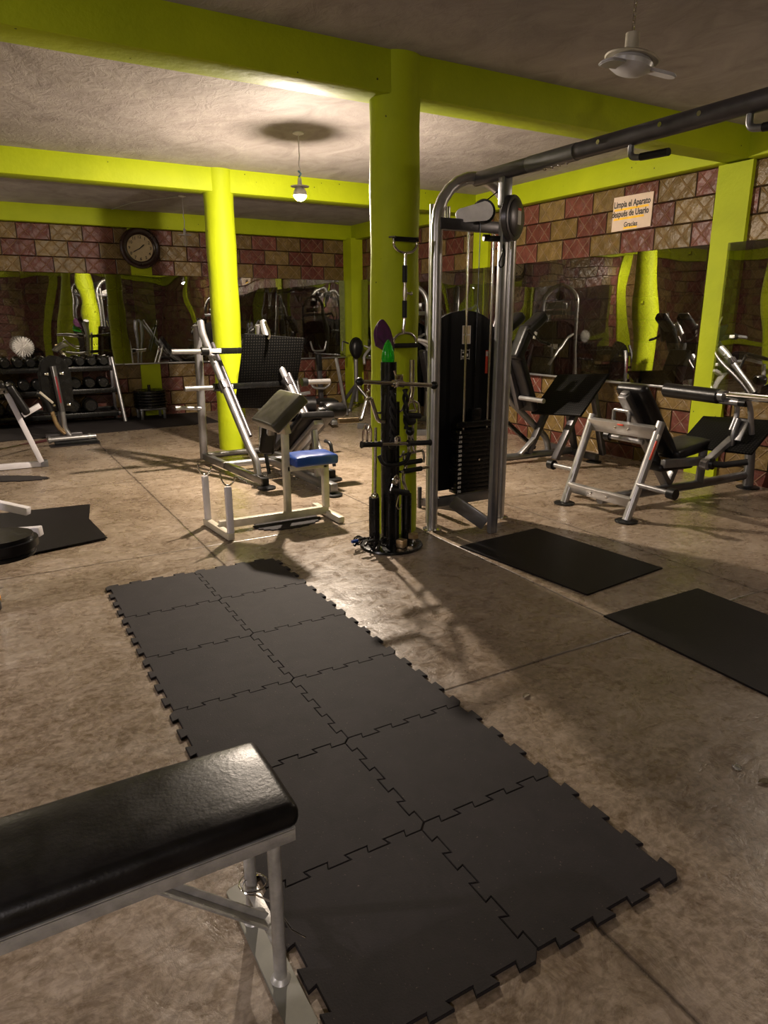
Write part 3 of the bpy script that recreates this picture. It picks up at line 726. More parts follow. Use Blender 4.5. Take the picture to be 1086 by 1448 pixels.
# tricep rope
rope = MB()
for ph in (0, PI):
    pts = [(1.295 + .012 * math.cos(ph + k * .55), 2.895 + .012 * math.sin(ph + k * .55), 1.08 - k * .0125) for k in range(28)]
    rope.tube(pts, .010, 8)
t = Thing('rope_handle', 'black twisted pull rope hanging down the front of the stand', 'cable attachment', (1.30, 2.90, .9), G)
t.part('rope', rope, rubber)
rope = MB()
for ph in (0, PI):
    pts = [(1.40 + .012 * math.cos(ph + k * .55) + .0006 * k, 2.91 + .012 * math.sin(ph + k * .55), 1.08 - k * .0125) for k in range(22)]
    rope.tube(pts, .010, 8)
t.part('rope', rope, rubber)
t.part('end_ball', MB().ball((1.44, 2.91, .80), .03).ball((1.30, 2.90, .72), .03), blackp)
# black rubber gripped bar
t = Thing('gripped_bar', 'short bar with two black rubber grips across the stand, lower than the chrome bar', 'cable attachment', (1.31, 2.88, .72), G)
t.part('bar', MB().cyl((1.17, 2.88, .742), (1.49, 2.88, .722), .0125, 14), chrome)
for (a, b_) in (((1.055, 2.88, .749), (1.20, 2.88, .740)), ((1.405, 2.88, .727), (1.585, 2.88, .716))):
    t.part('grip', MB().tube([a, V(a) * .9 + V(b_) * .1, V(a) * .1 + V(b_) * .9, b_], .018, 16, rad=[.024, .0175, .0175, .022]), rubber)
t.part('ring', MB().tube([(1.32 + .02 * math.cos(k * .7), 2.87, .76 + .025 * math.sin(k * .7)) for k in range(10)], .006, 8), chrome)
# right-hand attachments
t = Thing('short_tube_bar', 'thick short chrome bar hanging upright on the right of the stand', 'cable attachment', (1.475, 2.95, 1.1), G)
t.part('bar', MB().tube([(1.475, 2.95, 1.265), (1.475, 2.95, 1.06), (1.465, 2.95, 1.02)], .019, 18), chrome)
t.part('swivel', MB().tube([(1.465, 2.95, 1.03), (1.44, 2.95, .93), (1.51, 2.95, .93), (1.475, 2.95, 1.03)], .008, 8, .01), chrome)
t = Thing('stirrup_handle', 'black foam grip stirrup handle hanging on the right side of the stand', 'cable attachment', (1.46, 2.93, .9), G)
t.part('grip', MB().cyl((1.41, 2.93, .905), (1.53, 2.93, .895), .021, 16).ball((1.45, 2.92, .865), .035, (1.2, .7, .8)), rubber)
t.part('frame', MB().tube([(1.41, 2.93, .905), (1.425, 2.93, .98), (1.475, 2.93, 1.00), (1.52, 2.93, .98), (1.53, 2.93, .895)], .007, 10, .02), chrome)
t = Thing('row_handle', 'chrome double handle row grip low on the right of the stand', 'cable attachment', (1.48, 2.92, .6), G)
t.part('frame', MB().tube([(1.39, 2.92, .645), (1.48, 2.92, .655), (1.55, 2.92, .66), (1.56, 2.92, .62), (1.56, 2.92, .575)], .009, 10, .015).tube([(1.47, 2.92, .84), (1.465, 2.92, .76), (1.475, 2.92, .68), (1.485, 2.92, .655)], .009, 10).tube([(1.40, 2.92, .64), (1.395, 2.92, .58)], .008, 8), chrome)
for zz in (.585, .53): t.part('grip', MB().cyl((1.40, 2.92, zz), (1.54, 2.92, zz + .005), .017, 16), rubber)
t.part('tip', MB().cyl((1.37, 2.92, .53), (1.40, 2.92, .53), .010, 10).cyl((1.54, 2.92, .535), (1.60, 2.92, .54), .010, 10).cyl((1.38, 2.92, .585), (1.40, 2.92, .585), .010, 10), chrome)
t = Thing('curl_bar', 'bent chrome curl bar standing in the right hand cup of the stand', 'cable attachment', (1.445, 2.96, .03), G)
t.part('bar', MB().tube([(1.445, 2.96, .035), (1.445, 2.96, .38), (1.415, 2.96, .47), (1.43, 2.96, .53), (1.465, 2.96, .62), (1.465, 2.96, .8)], .012, 14, .04), chrome)
t.part('collar', MB().lathe([(.012, .345), (.026, .345), (.026, .37), (.02, .385), (.012, .385)], M.Translation((1.445, 2.96, 0))), chrome)
t = Thing('thin_bar', 'slim straight bar standing in the left hand cup of the stand', 'cable attachment', (1.185, 2.95, .03), G)
t.part('bar', MB().cyl((1.185, 2.95, .035), (1.20, 2.95, .84), .010, 12), chrome)
t.part('collar', MB().lathe([(.010, .36), (.026, .36), (.026, .385), (.016, .40), (.010, .40)], M.Translation((1.19, 2.95, 0))), chrome)
t = Thing('single_grip_handle', 'single hand grip with steel strap hanging tilted low on the stand', 'cable attachment', (1.30, 2.88, .45), G)
t.part('grip', MB().cyl((1.27, 2.88, .425), (1.41, 2.88, .385), .020, 16), rubber)
t.part('strap', MB().tube([(1.275, 2.88, .42), (1.30, 2.885, .50), (1.32, 2.88, .52), (1.34, 2.88, .48), (1.345, 2.88, .41)], .008, 8, .01).box((1.31, 2.875, .485), (.05, .012, .06), (0, .5, 0)), chrome)
t.part('hook', MB().tube([(1.33, 2.87, .38), (1.31, 2.87, .31), (1.325, 2.87, .285), (1.35, 2.87, .30), (1.35, 2.87, .32)], .005, 8, .01), chrome)
# black ankle cuff / strap wrap
single('ankle_strap', MB().tube([(1.20, 2.91, .66), (1.22, 2.89, .60), (1.30, 2.885, .585), (1.40, 2.89, .60), (1.43, 2.90, .66)], .014, 10, .03), blackp, 'black strap looped around the middle of the stand', 'strap', (1.31, 2.9, .6), G)
# spring collars heaped at the foot
for k, (x, y, a, lab) in enumerate(((1.10, 3.00, 0.3, 'spring clip collar with blue handle on the floor left of the stand'), (1.15, 2.92, 1.7, 'spring clip collar leaning on the stand base'), (1.20, 2.86, 2.6, 'spring clip collar in front of the stand base'))):
    th = Thing('spring_collar', lab, 'bar collar', (x, y, .03), 'spring collars at the stand foot')
    z0 = .03 + .012 * k
    coil = [(x + .03 * math.cos(q * .6 + a), y + .012 * math.sin(a) + .0022 * q * math.cos(a), z0 + .03 + .03 * math.sin(q * .6 + a)) for q in range(22)]
    th.part('coil', MB().tube(coil, .005, 8), blackm)
    e1, e2 = V(coil[0]), V(coil[-1])
    d1 = V((-.09, -.01, .0)); d2 = V((-.07, -.05, -.03))
    th.part('handle', MB().tube([e1, e1 + d1 * .4, e1 + d1], .004, 8).cyl(e1 + d1 * .5, e1 + d1 * 1.05, .011, 10), bluem if k == 0 else blackp, 'blue handle' if k == 0 else None)
    th.part('handle', MB().tube([e2, e2 + d2 * .4, e2 + d2], .004, 8).cyl(e2 + d2 * .5, e2 + d2 * 1.05, .010, 10), blackp)
single('steel_block', MB().box((1.335, 2.84, .053), (.058, .058, .056), (0, 0, .5), bev=.006), goldm, 'square steel block on the stand base plate', 'weight', (1.335, 2.84, .025))
t = Thing('hex_swivel', 'six sided steel swivel on the right of the stand base plate', 'weight', (1.46, 2.89, .025))
t.part('stem', MB().cyl((1.46, 2.89, .025), (1.46, 2.89, .06), .014), chrome); t.part('cap', MB().cyl((1.46, 2.89, .058), (1.46, 2.89, .086), .038, 6), goldm)
# green bottle on the top of the post
t = Thing('green_bottle', 'translucent green pointed bottle upside down on the stand post', 'bottle', (1.305, 2.97, 1.256))
t.part('body', MB().lathe([(0, 0), (.040, 0), (.043, .02), (.041, .05), (.034, .085), (.022, .115), (.010, .135), (0, .14)], M.Translation((1.305, 2.97, 1.256)), 28), greenglass)
# purple cloth hanging on the column
bm = bmesh.new(); n, k_ = 40, 18; gr = []
for j in range(k_ + 1):
    v = j / k_; row = []
    r0 = .010 + .056 * math.sin(min(1.0, v * 1.5) * PI / 2) ** .8 - .006 * max(0, v - .7)
    for i in range(n):
        a = 2 * PI * i / n
        fold = 1 + .16 * v * math.sin(5 * a + 2.2 * v) + .07 * v * math.sin(9 * a + 1)
        z = 1.520 - v * (.17 + .035 * math.cos(a - .3) + .02 * math.sin(3 * a))
        row.append(bm.verts.new((1.325 + .022 * v + r0 * fold * math.cos(a), 3.083 + .004 * v + r0 * .72 * fold * math.sin(a), z)))
    gr.append(row)
for j in range(k_):
    for i in range(n): bm.faces.new((gr[j][i], gr[j][(i + 1) % n], gr[j + 1][(i + 1) % n], gr[j + 1][i]))
bm.faces.new(gr[0]); bm.faces.new(gr[-1][::-1])
o = single('purple_cloth', bm, purple, 'dark purple cloth hung on the near column behind the green bottle', 'cloth', (1.335, 3.1, 1.4))
# lat bar on the column
t = Thing('lat_bar', 'two handled chrome pull bar hung upright on the near green column', 'cable attachment', (1.52, 3.115, 1.7))
yb = 3.105
def dhandle(zc, up_):
    s_ = 1 if up_ else -1
    h = t.part('d_handle', MB().tube([(1.43, yb, zc + s_ * .085), (1.425, yb, zc + s_ * .05), (1.455, yb, zc + s_ * .012), (1.515, yb, zc), (1.575, yb, zc + s_ * .012), (1.605, yb, zc + s_ * .05), (1.60, yb, zc + s_ * .085)], .009, 12, .03), chrome)
    t.part('grip', MB().cyl((1.425, yb, zc + s_ * .085), (1.61, yb, zc + s_ * .085), .0155, 16), rubber, sub=h)
dhandle(1.935, True); dhandle(1.435, False)
t.part('shaft', MB().tube([(1.515, yb, 1.935), (1.512, yb, 1.86), (1.512, yb, 1.52), (1.50, yb, 1.45), (1.505, yb, 1.43)], .0115, 14, .03), chrome)
for (a, b_) in ((1.86, 1.755), (1.64, 1.53)): t.part('grip', MB().cyl((1.512, yb, a), (1.512, yb, b_), .0165, 16), rubber)
t.part('swivel_eye', MB().cyl((1.50, yb, 1.69), (1.555, yb, 1.685), .009, 10).cyl((1.512, yb, 1.72), (1.512, yb, 1.66), .016, 14).ball((1.56, yb, 1.685), .013, seg=12), chrome)
t.part('hanging_pin', MB().cyl((1.43, yb + .06, 2.035), (1.43, yb - .02, 2.03), .006, 8).cyl((1.60, yb + .07, 2.035), (1.60, yb - .02, 2.03), .006, 8), darksteel)

# ------------------------------------------------------------------ leg press with perforated plate, beyond the preacher bench
t = Thing('leg_press', 'grey leg press with tall black perforated foot plate beside the far column', 'leg press', (1.5, 5.7, 0))
def side(x0, x1, nm):
    t.part('rear_post', MB().tube([(x0, 6.5, .05), (x0 + .02, 6.48, 1.28), (x0 + .01, 6.44, 1.46)], .042, 18, .1), silver)
    t.part('guide_rail', MB().tube([(x0 + .04, 6.40, 1.50), (x0 + .03, 6.33, 1.38), (x1 - .01, 5.36, .32), (x1 + .01, 5.25, .22), (x1 + .01, 5.22, .06)], .036, 18, .12), silver)
    t.part('slide_rod', MB().cyl((x0 + .12, 6.30, 1.28), (x1 + .05, 5.50, .42), .022, 14), darksteel)
    t.part('base_rail', MB().bar((x0, 6.53, .075), (x1, 5.02, .065), .06, .07), greysteel)
    t.part('end_cap', MB().bar((x1 - .002, 5.03, .065), (x1 + .002, 4.99, .065), .064, .074), blackp)
    t.part('foot_pad', MB().lathe([(0, 0), (.085, 0), (.085, .018), (.06, .026), (0, .026)], M.Translation((x1 + .01, 5.0, 0)), 28), blackp)
    t.part('safety_lever', MB().tube([(x1 + .07, 5.30, .34), (x1 + .09, 5.22, .33), (x1 + .10, 5.16, .1)], .018, 12, .04), blackp)
    t.part('rail_stop', MB().bar((x0 + .075, 5.92, .92), (x0 + .09, 5.85, .84), .07, .10), darksteel).data
side(1.02, 1.17, 'l'); side(1.70, 1.86, 'r')
for (y, z) in ((6.52, .075), (5.9, .08)): t.part('cross_tube', MB().cyl((1.04, y, z), (1.76, y, z), .034, 16), silver)
m = mat_pq((1.60, 6.12, .60), (1.67, 5.88, 1.36), (0, -1, -.3)); t.part('foot_plate', MB().block(m, (.80, .66, .022), .008), perf, 'black perforated foot plate')
m2 = m.copy()
t.part('plate_frame', MB().bar((1.36, 6.15, .62), (1.42, 5.95, 1.30), .04, .04).bar((1.86, 6.15, .62), (1.92, 5.95, 1.30), .04, .04), darksteel)
sl = MB()
for (y, z) in ((5.98, 1.215), (5.98, .86)): sl.bar((1.05, y + .05, z), (1.95, y + .05, z), .05, .06)
t.part('sled_frame', sl, blackm)
for (x, z) in ((.645, 1.22), (.745, .86)):
    h = t.part('weight_horn', MB().cyl((x, 6.0, z), (x + .34, 6.0, z - .004), .025, 18), silver, 'bare silver weight horn')
    t.part('collar', MB().cyl((x + .29, 6.0, z), (x + .36, 6.0, z), .042, 18), blackp, sub=h)
    t.part('sticker', MB().box((x + .43, 5.965, z + .002), (.10, .012, .04), bev=.002), stick, sub=h)
for (x, z) in ((2.0, .87),):
    h = t.part('weight_horn', MB().cyl((x, 5.98, z), (x + .32, 5.98, z - .004), .028, 18), silver, 'bare weight horn')
    t.part('collar', MB().cyl((x - .01, 5.98, z), (x + .05, 5.98, z), .045, 18), blackp, sub=h)
t.part('storage_horn', MB().cyl((.80, 6.46, .62), (1.02, 6.47, .60), .022, 16).cyl((.745, 6.46, .62), (.80, 6.46, .62), .026, 16), silver)
t.part('handle', MB().tube([(1.585, 5.86, 1.33), (1.60, 5.85, 1.36), (1.595, 5.84, 1.40), (1.55, 5.84, 1.50)], .013, 12, .03), chrome, 'white shiny handle over the plate')
# seat: low end nearest the camera
t.part('seat_beam', MB().bar((1.55, 5.85, .09), (1.60, 4.42, .075), .07, .08), greysteel)
t.part('foot_pad', MB().lathe([(0, 0), (.08, 0), (.08, .018), (.055, .026), (0, .026)], M.Translation((1.60, 4.44, 0)), 28), blackp)
m = mat_pq((1.56, 5.33, .30), (1.60, 4.72, .70), (0, .55, .8)); t.part('back_pad', MB().pad(m, (.72, .34, .07), .02, .008), leather)
m = mat_pq((1.56, 5.31, .235), (1.60, 4.70, .635), (0, .55, .8)); t.part('back_frame', MB().block(m, (.70, .10, .05), .01).bar((1.59, 4.80, .55), (1.59, 4.75, .1), .05, .05), silver)
m = mat_pq((1.55, 5.36, .30), (1.53, 5.66, .36), (0, -.2, 1)); t.part('seat_pad', MB().pad(m, (.30, .34, .07), .02, .008), leather)
for x in (1.36, 1.86):
    t.part('shoulder_pad', MB().tube([(x - .10, 4.92, .70), (x - .07, 4.92, .70), (x + .07, 4.92, .69), (x + .10, 4.92, .69)], .07, 20, rad=[.055, .072, .072, .055]), leather)
    t.part('shoulder_arm', MB().bar((x - .12, 4.95, .72), (x - .12, 5.0, .50), .06, .05), greysteel)
m = mat_pq((1.245, 5.15, .30), (1.29, 5.12, .60), (-.2, -1, 0)); t.part('hip_pad', MB().pad(m, (.31, .15, .08), .035, .01), leather)

LP = t.o
dup(LP, (3.95, 0.55, 0), PI / 2, 'leg press standing off the right edge, seen only in the back wall mirror')
# ------------------------------------------------------------------ front frame machine on the right: seated leg machine
t = Thing('leg_extension_machine', 'silver plate loaded leg machine with black roller and reclined seat, right side', 'leg machine', (4.1, 2.88, 0))
def leg(b, tp):
    t.part('front_leg', MB().tube([b, tp], .034, 20), litsilver)
    t.part('foot_pad', MB().lathe([(0, 0), (.085, 0), (.088, .010), (.07, .018), (0, .018)], M.Translation((b[0], b[1], 0)), 32), blackp)
leg((3.18, 3.20, .012), (3.44, 3.20, .745)); leg((3.20, 2.55, .012), (3.49, 2.55, .755))
t.part('upper_bar', MB().bar((3.42, 3.20, .668), (3.46, 2.55, .672), .045, .105, (-0.9, 0, 2.4)), litsilver)
t.part('lower_bar', MB().bar((3.225, 3.20, .145), (3.25, 2.55, .145), .04, .085, (-0.9, 0, 2.4)), litsilver)
bl = MB()
for (f_, z) in ((.42, .67), (.62, .67)): bl.ball((3.44 - .026, 3.2 - .65 * f_, z), .012, seg=10)
for (f_, z) in ((.4, .145), (.66, .145)): bl.ball((3.235 - .026, 3.2 - .65 * f_, z), .012, seg=10)
t.part('bolts', bl, chrome)
t.part('warning_label', MB().bar((3.372, 2.522, .475), (3.427, 2.522, .615), .030, .010, (0, 1, 0), .001), redm, 'red warning label on the leg')
t.part('warning_label', MB().bar((3.432, 2.522, .625), (3.447, 2.522, .665), .032, .010, (0, 1, 0), .001), stick)
t.part('label', MB().bar((3.41, 2.90, .70), (3.41, 2.84, .70), .018, .012, (0, 0, 1), .001), redm)
for (x, y, s_) in ((3.275, 3.2, 1), (3.29, 2.55, -1)):
    t.part('weight_horn', MB().cyl((x, y, .285), (x + .02, y + s_ * .30, .275), .02, 16), silver)
    t.part('horn_end', MB().cyl((x + .02, y + s_ * .27, .275), (x + .022, y + s_ * .33, .274), .042, 20), blackp)
t.part('weight_horn', MB().cyl((3.60, 3.16, .555), (3.66, 2.84, .54), .022, 16), silver)
t.part('horn_end', MB().cyl((3.597, 3.19, .556), (3.603, 3.14, .555), .04, 18), blackp)
# base and braces
t.part('base_beam', MB().tube([(3.25, 2.88, .10), (4.3, 2.83, .10), (5.05, 2.78, .12)], .04, 16), greysteel)
t.part('rear_post', MB().tube([(5.06, 2.76, .01), (5.0, 2.76, .50)], .045, 18), greysteel)
t.part('foot_pad', MB().lathe([(0, 0), (.10, 0), (.10, .012), (.07, .022), (0, .022)], M.Translation((5.06, 2.76, 0)), 32), blackp)
t.part('seat_brace', MB().bar((3.42, 2.88, .93), (4.08, 2.88, .10), .05, .09, (0, 1, 0)).bar((4.05, 2.88, .10), (4.20, 2.88, .40), .05, .07, (0, 1, 0)), greysteel)
# reclined back pad with rounded top, and seat
m = mat_pq((3.95, 2.88, .43), (3.50, 2.88, 1.0), (1, 0, .8)); t.part('back_pad', MB().pad(m, (.74, .30, .09), .04, .01), leather)
m = mat_pq((3.86, 2.88, .40), (3.43, 2.88, .96), (1, 0, .8)); t.part('back_frame', MB().block(m, (.70, .07, .05), .01), greysteel)
m = mat_pq((3.93, 2.86, .42), (4.42, 2.86, .485), (0, 0, 1)); t.part('seat_pad', MB().pad(m, (.50, .34, .08), .03, .012), leather)
t.part('under_pad', MB().pad(mat_pq((3.72, 2.80, .335), (4.15, 2.80, .325), (0, 0, 1)), (.42, .22, .06), .025, .004), leather)
t.part('seat_rail', MB().bar((3.75, 2.70, .375), (4.32, 2.66, .355), .05, .07), greysteel)
hd = t.part('seat_handle', MB().tube([(3.50, 3.03, .70), (3.50, 3.03, .80), (3.50, 2.87, .80), (3.50, 2.87, .70)], .016, 12, .02), silver)
# tilted foot plate
m = mat_pq((4.27, 2.62, .455), (4.63, 2.66, .68), (-.5, 0, .8)); t.part('foot_plate', MB().block(m, (.44, .66, .024), .006), perf_tilted, 'black tilted foot plate')
t.part('plate_support', MB().bar((4.55, 2.66, .60), (4.98, 2.74, .40), .06, .06).bar((4.4, 2.80, .50), (4.42, 2.82, .12), .06, .08), greysteel)
# lever arm and roller
t.part('lever_arm', MB().bar((4.12, 2.58, .36), (4.36, 2.52, .56), .045, .06, (0, 1, 0)).cyl((4.12, 2.60, .355), (4.12, 2.54, .355), .045, 18), silver)
t.part('cam_plate', MB().tube([(4.34, 2.50, .50), (4.33, 2.50, .60), (4.38, 2.50, .72)], .022, 12, .05).bar((4.33, 2.47, .55), (4.42, 2.47, .72), .015, .09, (0, 1, 0)), greysteel)
t.part('curved_link', MB().tube([(4.36, 2.55, .90), (4.42, 2.55, .80), (4.42, 2.55, .72), (4.37, 2.55, .62)], .022, 12, .05), silver)
t.part('curved_link', MB().tube([(4.33, 2.42, .90), (4.40, 2.42, .80), (4.42, 2.42, .72), (4.46, 2.42, .60)], .022, 12, .05), silver)
rl = t.part('roller', MB().tube([(4.31, 3.20, .905), (4.31, 3.18, .905), (4.31, 2.66, .895), (4.31, 2.64, .895)], .062, 24, rad=[.045, .062, .062, .045]), leather, 'long black foam roller')
t.part('roller_tube', MB().cyl((4.31, 2.66, .905), (4.31, 1.80, .91), .024, 16), chrome)
t.part('roller_tube', MB().cyl((4.33, 2.66, .86), (4.33, 2.46, .86), .028, 16), silver)
t.part('tube_end', MB().cyl((4.33, 2.48, .86), (4.33, 2.42, .86), .031, 16), blackp)
t.part('collar', MB().cyl((4.31, 2.665, .90), (4.31, 2.60, .90), .05, 18), greysteel)
t.part('hand_grip', MB().tube([(4.16, 2.55, .36), (4.20, 2.46, .36), (4.30, 2.32, .40)], .026, 14), rubber)
t.part('grip_flange', MB().cyl((4.16, 2.56, .36), (4.17, 2.53, .36), .05, 18), blackp)

# ------------------------------------------------------------------ V squat machine between tower and side wall
t = Thing('squat_machine', 'dark squat machine with perforated foot plate between cable tower and side wall', 'squat machine', (4.3, 4.7, 0))
t.part('base_beam', MB().tube([(3.50, 4.78, .07), (4.75, 4.72, .07)], .04, 16), greysteel)
t.part('base_beam', MB().bar((4.72, 4.30, .06), (4.80, 5.12, .06), .06, .07), darksteel)
for (x, y) in ((3.52, 4.78), (4.72, 4.34), (4.80, 5.08)): t.part('foot_pad', MB().lathe([(0, 0), (.08, 0), (.08, .015), (.05, .022), (0, .022)], M.Translation((x, y, 0)), 24), blackp)
m = mat_pq((4.20, 4.44, .545), (4.62, 4.50, .94), (-.8, 0, .8)); t.part('foot_plate', MB().block(m, (.58, .69, .03), .01), perf_tilted, 'black perforated foot plate')
for y in (4.28, 4.70): t.part('plate_leg', MB().bar((4.38, y, .66), (4.10, y + .02, .10), .05, .08, (0, 1, 0)).bar((4.55, y, .84), (4.78, y, .09), .05, .07, (0, 1, 0)), darksteel)
t.part('main_arm', MB().tube([(3.72, 4.82, .98), (3.88, 4.80, .68), (4.40, 4.76, .24), (4.43, 4.75, .07)], .036, 16, .08), greysteel)
t.part('link_bar', MB().bar((3.98, 4.72, .10), (4.26, 4.70, .34), .03, .06, (0, 1, 0)), silver)
t.part('link_bar', MB().bar((3.90, 4.86, .44), (4.30, 4.84, .12), .04, .05, (0, 1, 0)), blackm)
m = mat_pq((4.03, 4.70, .58), (3.80, 4.72, 1.16), (1, 0, .4)); t.part('back_pad', MB().pad(m, (.62, .34, .09), .03, .01), leather)
t.part('back_frame', MB().bar((3.95, 4.71, .60), (3.70, 4.73, 1.35), .08, .06, (0, 1, 0)), darksteel)
for y in (4.56, 4.90):
    m = mat_pq((3.72, y, 1.14), (3.86, y, 1.44), (.9, 0, -.2)); t.part('shoulder_pad', MB().pad(m, (.36, .15, .11), .035, .01), leather)
    m = mat_pq((3.84, y, 1.40), (4.06, y, 1.56), (.6, 0, -.8)); t.part('shoulder_pad', MB().pad(m, (.28, .15, .10), .035, .01), leather)
    t.part('side_handle', MB().tube([(3.80, y + (.08 if y > 4.7 else -.08), 1.42), (3.95, y + (.1 if y > 4.7 else -.1), 1.30), (4.08, y + (.1 if y > 4.7 else -.1), 1.27)], .015, 12, .03), blackm)
t.part('arm_plate', MB().box((3.85, 4.98, 1.42), (.20, .03, .30), (0, .35, 0), bev=.01), darksteel)
t.part('label', MB().box((3.88, 4.46, 1.36), (.03, .004, .07), (0, .3, 0), bev=0), stick)
for s_ in (1, -1): t.part('weight_horn', MB().cyl((3.90, 4.72 + s_ * .06, .72), (3.90, 4.72 + s_ * .42, .72), .024, 14), silver)

# ------------------------------------------------------------------ weight-stack machines with a round arch top
def arch_machine(name, label, loc, rz, grp):
    t = Thing(name, label, 'weight machine', (0, 0, 0), grp)
    arc = [(-.27 * math.cos(PI * k / 14), 0, 1.72 + .27 * math.sin(PI * k / 14)) for k in range(15)]
    t.part('arch_frame', MB().tube([(-.27, 0, .01)] + arc + [(.27, 0, .01)], .032, 16), silver)
    t.part('cross_plate', MB().box((0, 0, 1.60), (.50, .05, .06)).box((.04, -.02, 1.70), (.30, .04, .09)), greysteel)
    poly = [(-.25, 0), (.25, 0), (.25, 1.08)] + [(.25 * math.cos(PI * k / 12), 1.12 + .14 * math.sin(PI * k / 12)) for k in range(13)] + [(-.25, 1.08)]
    for yy in (.06, -.14): t.part('shroud', MB().prism(poly, axes((1, 0, 0), (0, 0, 1), (0, -1, 0), (0, yy, .22)), .02, .004), shroudm)
    t.part('base', MB().bar((-.35, 0, .04), (.35, 0, .04), .07, .08).bar((0, -.05, .04), (0, -1.1, .04), .07, .08).bar((-.3, -1.1, .04), (.3, -1.1, .04), .07, .08), greysteel)
    t.part('pulley', MB().cyl((0, -.03, 1.84), (0, .01, 1.84), .07, 24), blackp)
    t.part('cable', MB().cyl((0.0, -.17, 1.80), (0.0, -.17, .3), .006, 8), darksteel)
    t.part('placard', MB().box((0, -.165, 1.12), (.14, .004, .07), bev=0), stick)
    m = mat_pq((0, -.62, .50), (0, -.98, .52), (0, 0, 1)); t.part('seat', MB().pad(m, (.36, .32, .07), .025, .01), leather)
    m = mat_pq((0, -.56, .58), (0, -.46, 1.12), (0, -1, .1)); t.part('backrest', MB().pad(m, (.56, .30, .07), .025, .01), leather)
    t.part('seat_post', MB().bar((0, -.78, .05), (0, -.78, .47), .06, .06), silver)
    for s_ in (-1, 1): t.part('press_arm', MB().tube([(s_ * .27, -.1, 1.3), (s_ * .32, -.45, 1.25), (s_ * .34, -.85, 1.0), (s_ * .30, -.90, .9)], .02, 12, .08), silver)
    t.o.location = loc; t.o.rotation_euler = (0, 0, rz)
    return t.o
AG = 'weight stack machines with arched tops'
am = arch_machine('stack_machine', 'arched weight stack machine mirrored in the side wall mirror near the tower', (3.66, 7.0, 0), 1.2, AG)
dup(am, (4.72, 8.15, 0), -1.0, 'arched weight stack machine by the far side wall, seen through the tower frame')
dup(am, (-4.7, 1.2, 0), PI / 2, 'arched weight stack machine by the opposite wall, seen only in the mirrors')
dup(am, (-4.7, -1.6, 0), PI / 2, 'arched weight stack machine in the opposite front corner, seen only in the mirrors')
dup(am, (-4.6, 5.2, 0), PI / 2, 'arched weight stack machine by the opposite wall, farther inside, seen only in the mirrors')

# ------------------------------------------------------------------ small machines at the far corner
t = Thing('chest_support_stand', 'dark post with a black chest pad and splayed legs in the far corner', 'exercise machine', (4.68, 9.85, 0))
t.part('pad', MB().ball((4.66, 9.80, 1.03), .175, (.62, .45, 1.0)), leather)
t.part('pad_shell', MB().ball((4.70, 9.88, 1.05), .18, (.75, .3, .95)), blackp)
t.part('post', MB().cyl((4.68, 9.86, .12), (4.68, 9.86, .9), .035, 16), silver)
for (x, y) in ((4.36, 9.50), (4.92, 9.62), (4.60, 10.30)): t.part('leg', MB().tube([(4.68, 9.86, .42), (x, y, .03)], .03, 12).ball((x, y, .03), .04, seg=12), greysteel)
t.part('side_handle', MB().tube([(4.52, 9.82, 1.12), (4.40, 9.80, 1.16), (4.38, 9.78, 1.0)], .014, 10, .03), darksteel)
t.part('side_handle', MB().tube([(4.80, 9.78, 1.08), (4.92, 9.72, 1.02), (4.98, 9.7, .9)], .014, 10, .03), silver)
t = Thing('seated_row_machine', 'low dark rowing machine with upright post in front of the far wall', 'exercise machine', (3.75, 9.3, 0))
t.part('post', MB().bar((3.80, 9.4, .05), (3.76, 9.4, .98), .07, .06), darksteel)
t.part('post_sleeve', MB().bar((3.775, 9.4, .72), (3.76, 9.4, .98), .085, .075), blackp)
t.part('yoke', MB().tube([(3.62, 9.38, 1.18), (3.66, 9.38, 1.03), (3.86, 9.38, 1.03), (3.90, 9.38, 1.18)], .016, 10, .05), greysteel)
t.part('yoke', MB().tube([(3.55, 9.30, .60), (3.60, 9.28, .46), (3.80, 9.26, .44), (3.90, 9.26, .52), (3.88, 9.26, .6)], .02, 10, .06), silver)
t.part('leaning_leg', MB().bar((3.98, 9.2, .92), (4.08, 9.05, .02), .035, .05), silver)
t.part('rail', MB().bar((3.75, 9.4, .08), (3.35, 8.0, .08), .09, .06), greysteel)
m = mat_pq((3.42, 8.5, .34), (3.36, 8.2, .34), (0, 0, 1)); t.part('seat', MB().pad(m, (.36, .30, .08), .03, .01), leather)
t.part('seat_leg', MB().bar((3.40, 8.35, .08), (3.40, 8.35, .32), .05, .05), greysteel)
# incline bench by the leg press
t = Thing('incline_bench', 'dark narrow bench with round cushion right of the leg press', 'weight bench', (2.4, 6.6, 0))
m = mat_pq((2.20, 6.35, .30), (2.62, 7.35, .33), (0, 0, 1)); t.part('bench_pad', MB().pad(m, (1.05, .28, .07), .03, .008), leather)
t.part('cushion', MB().cyl((2.42, 7.25, .47), (2.68, 7.18, .47), .10, 24), leather)
t.part('upright', MB().bar((2.40, 7.2, .03), (2.40, 7.2, .62), .06, .06).bar((2.40, 7.2, .60), (2.62, 7.2, .62), .04, .04), greysteel)
t.part('frame', MB().bar((2.20, 6.40, .06), (2.62, 7.35, .06), .06, .06).bar((2.22, 6.42, .06), (2.22, 6.42, .28), .05, .05).bar((2.58, 7.30, .06), (2.58, 7.30, .30), .05, .05), greysteel)

# dumbbells on the floor rack at the far right of the back wall

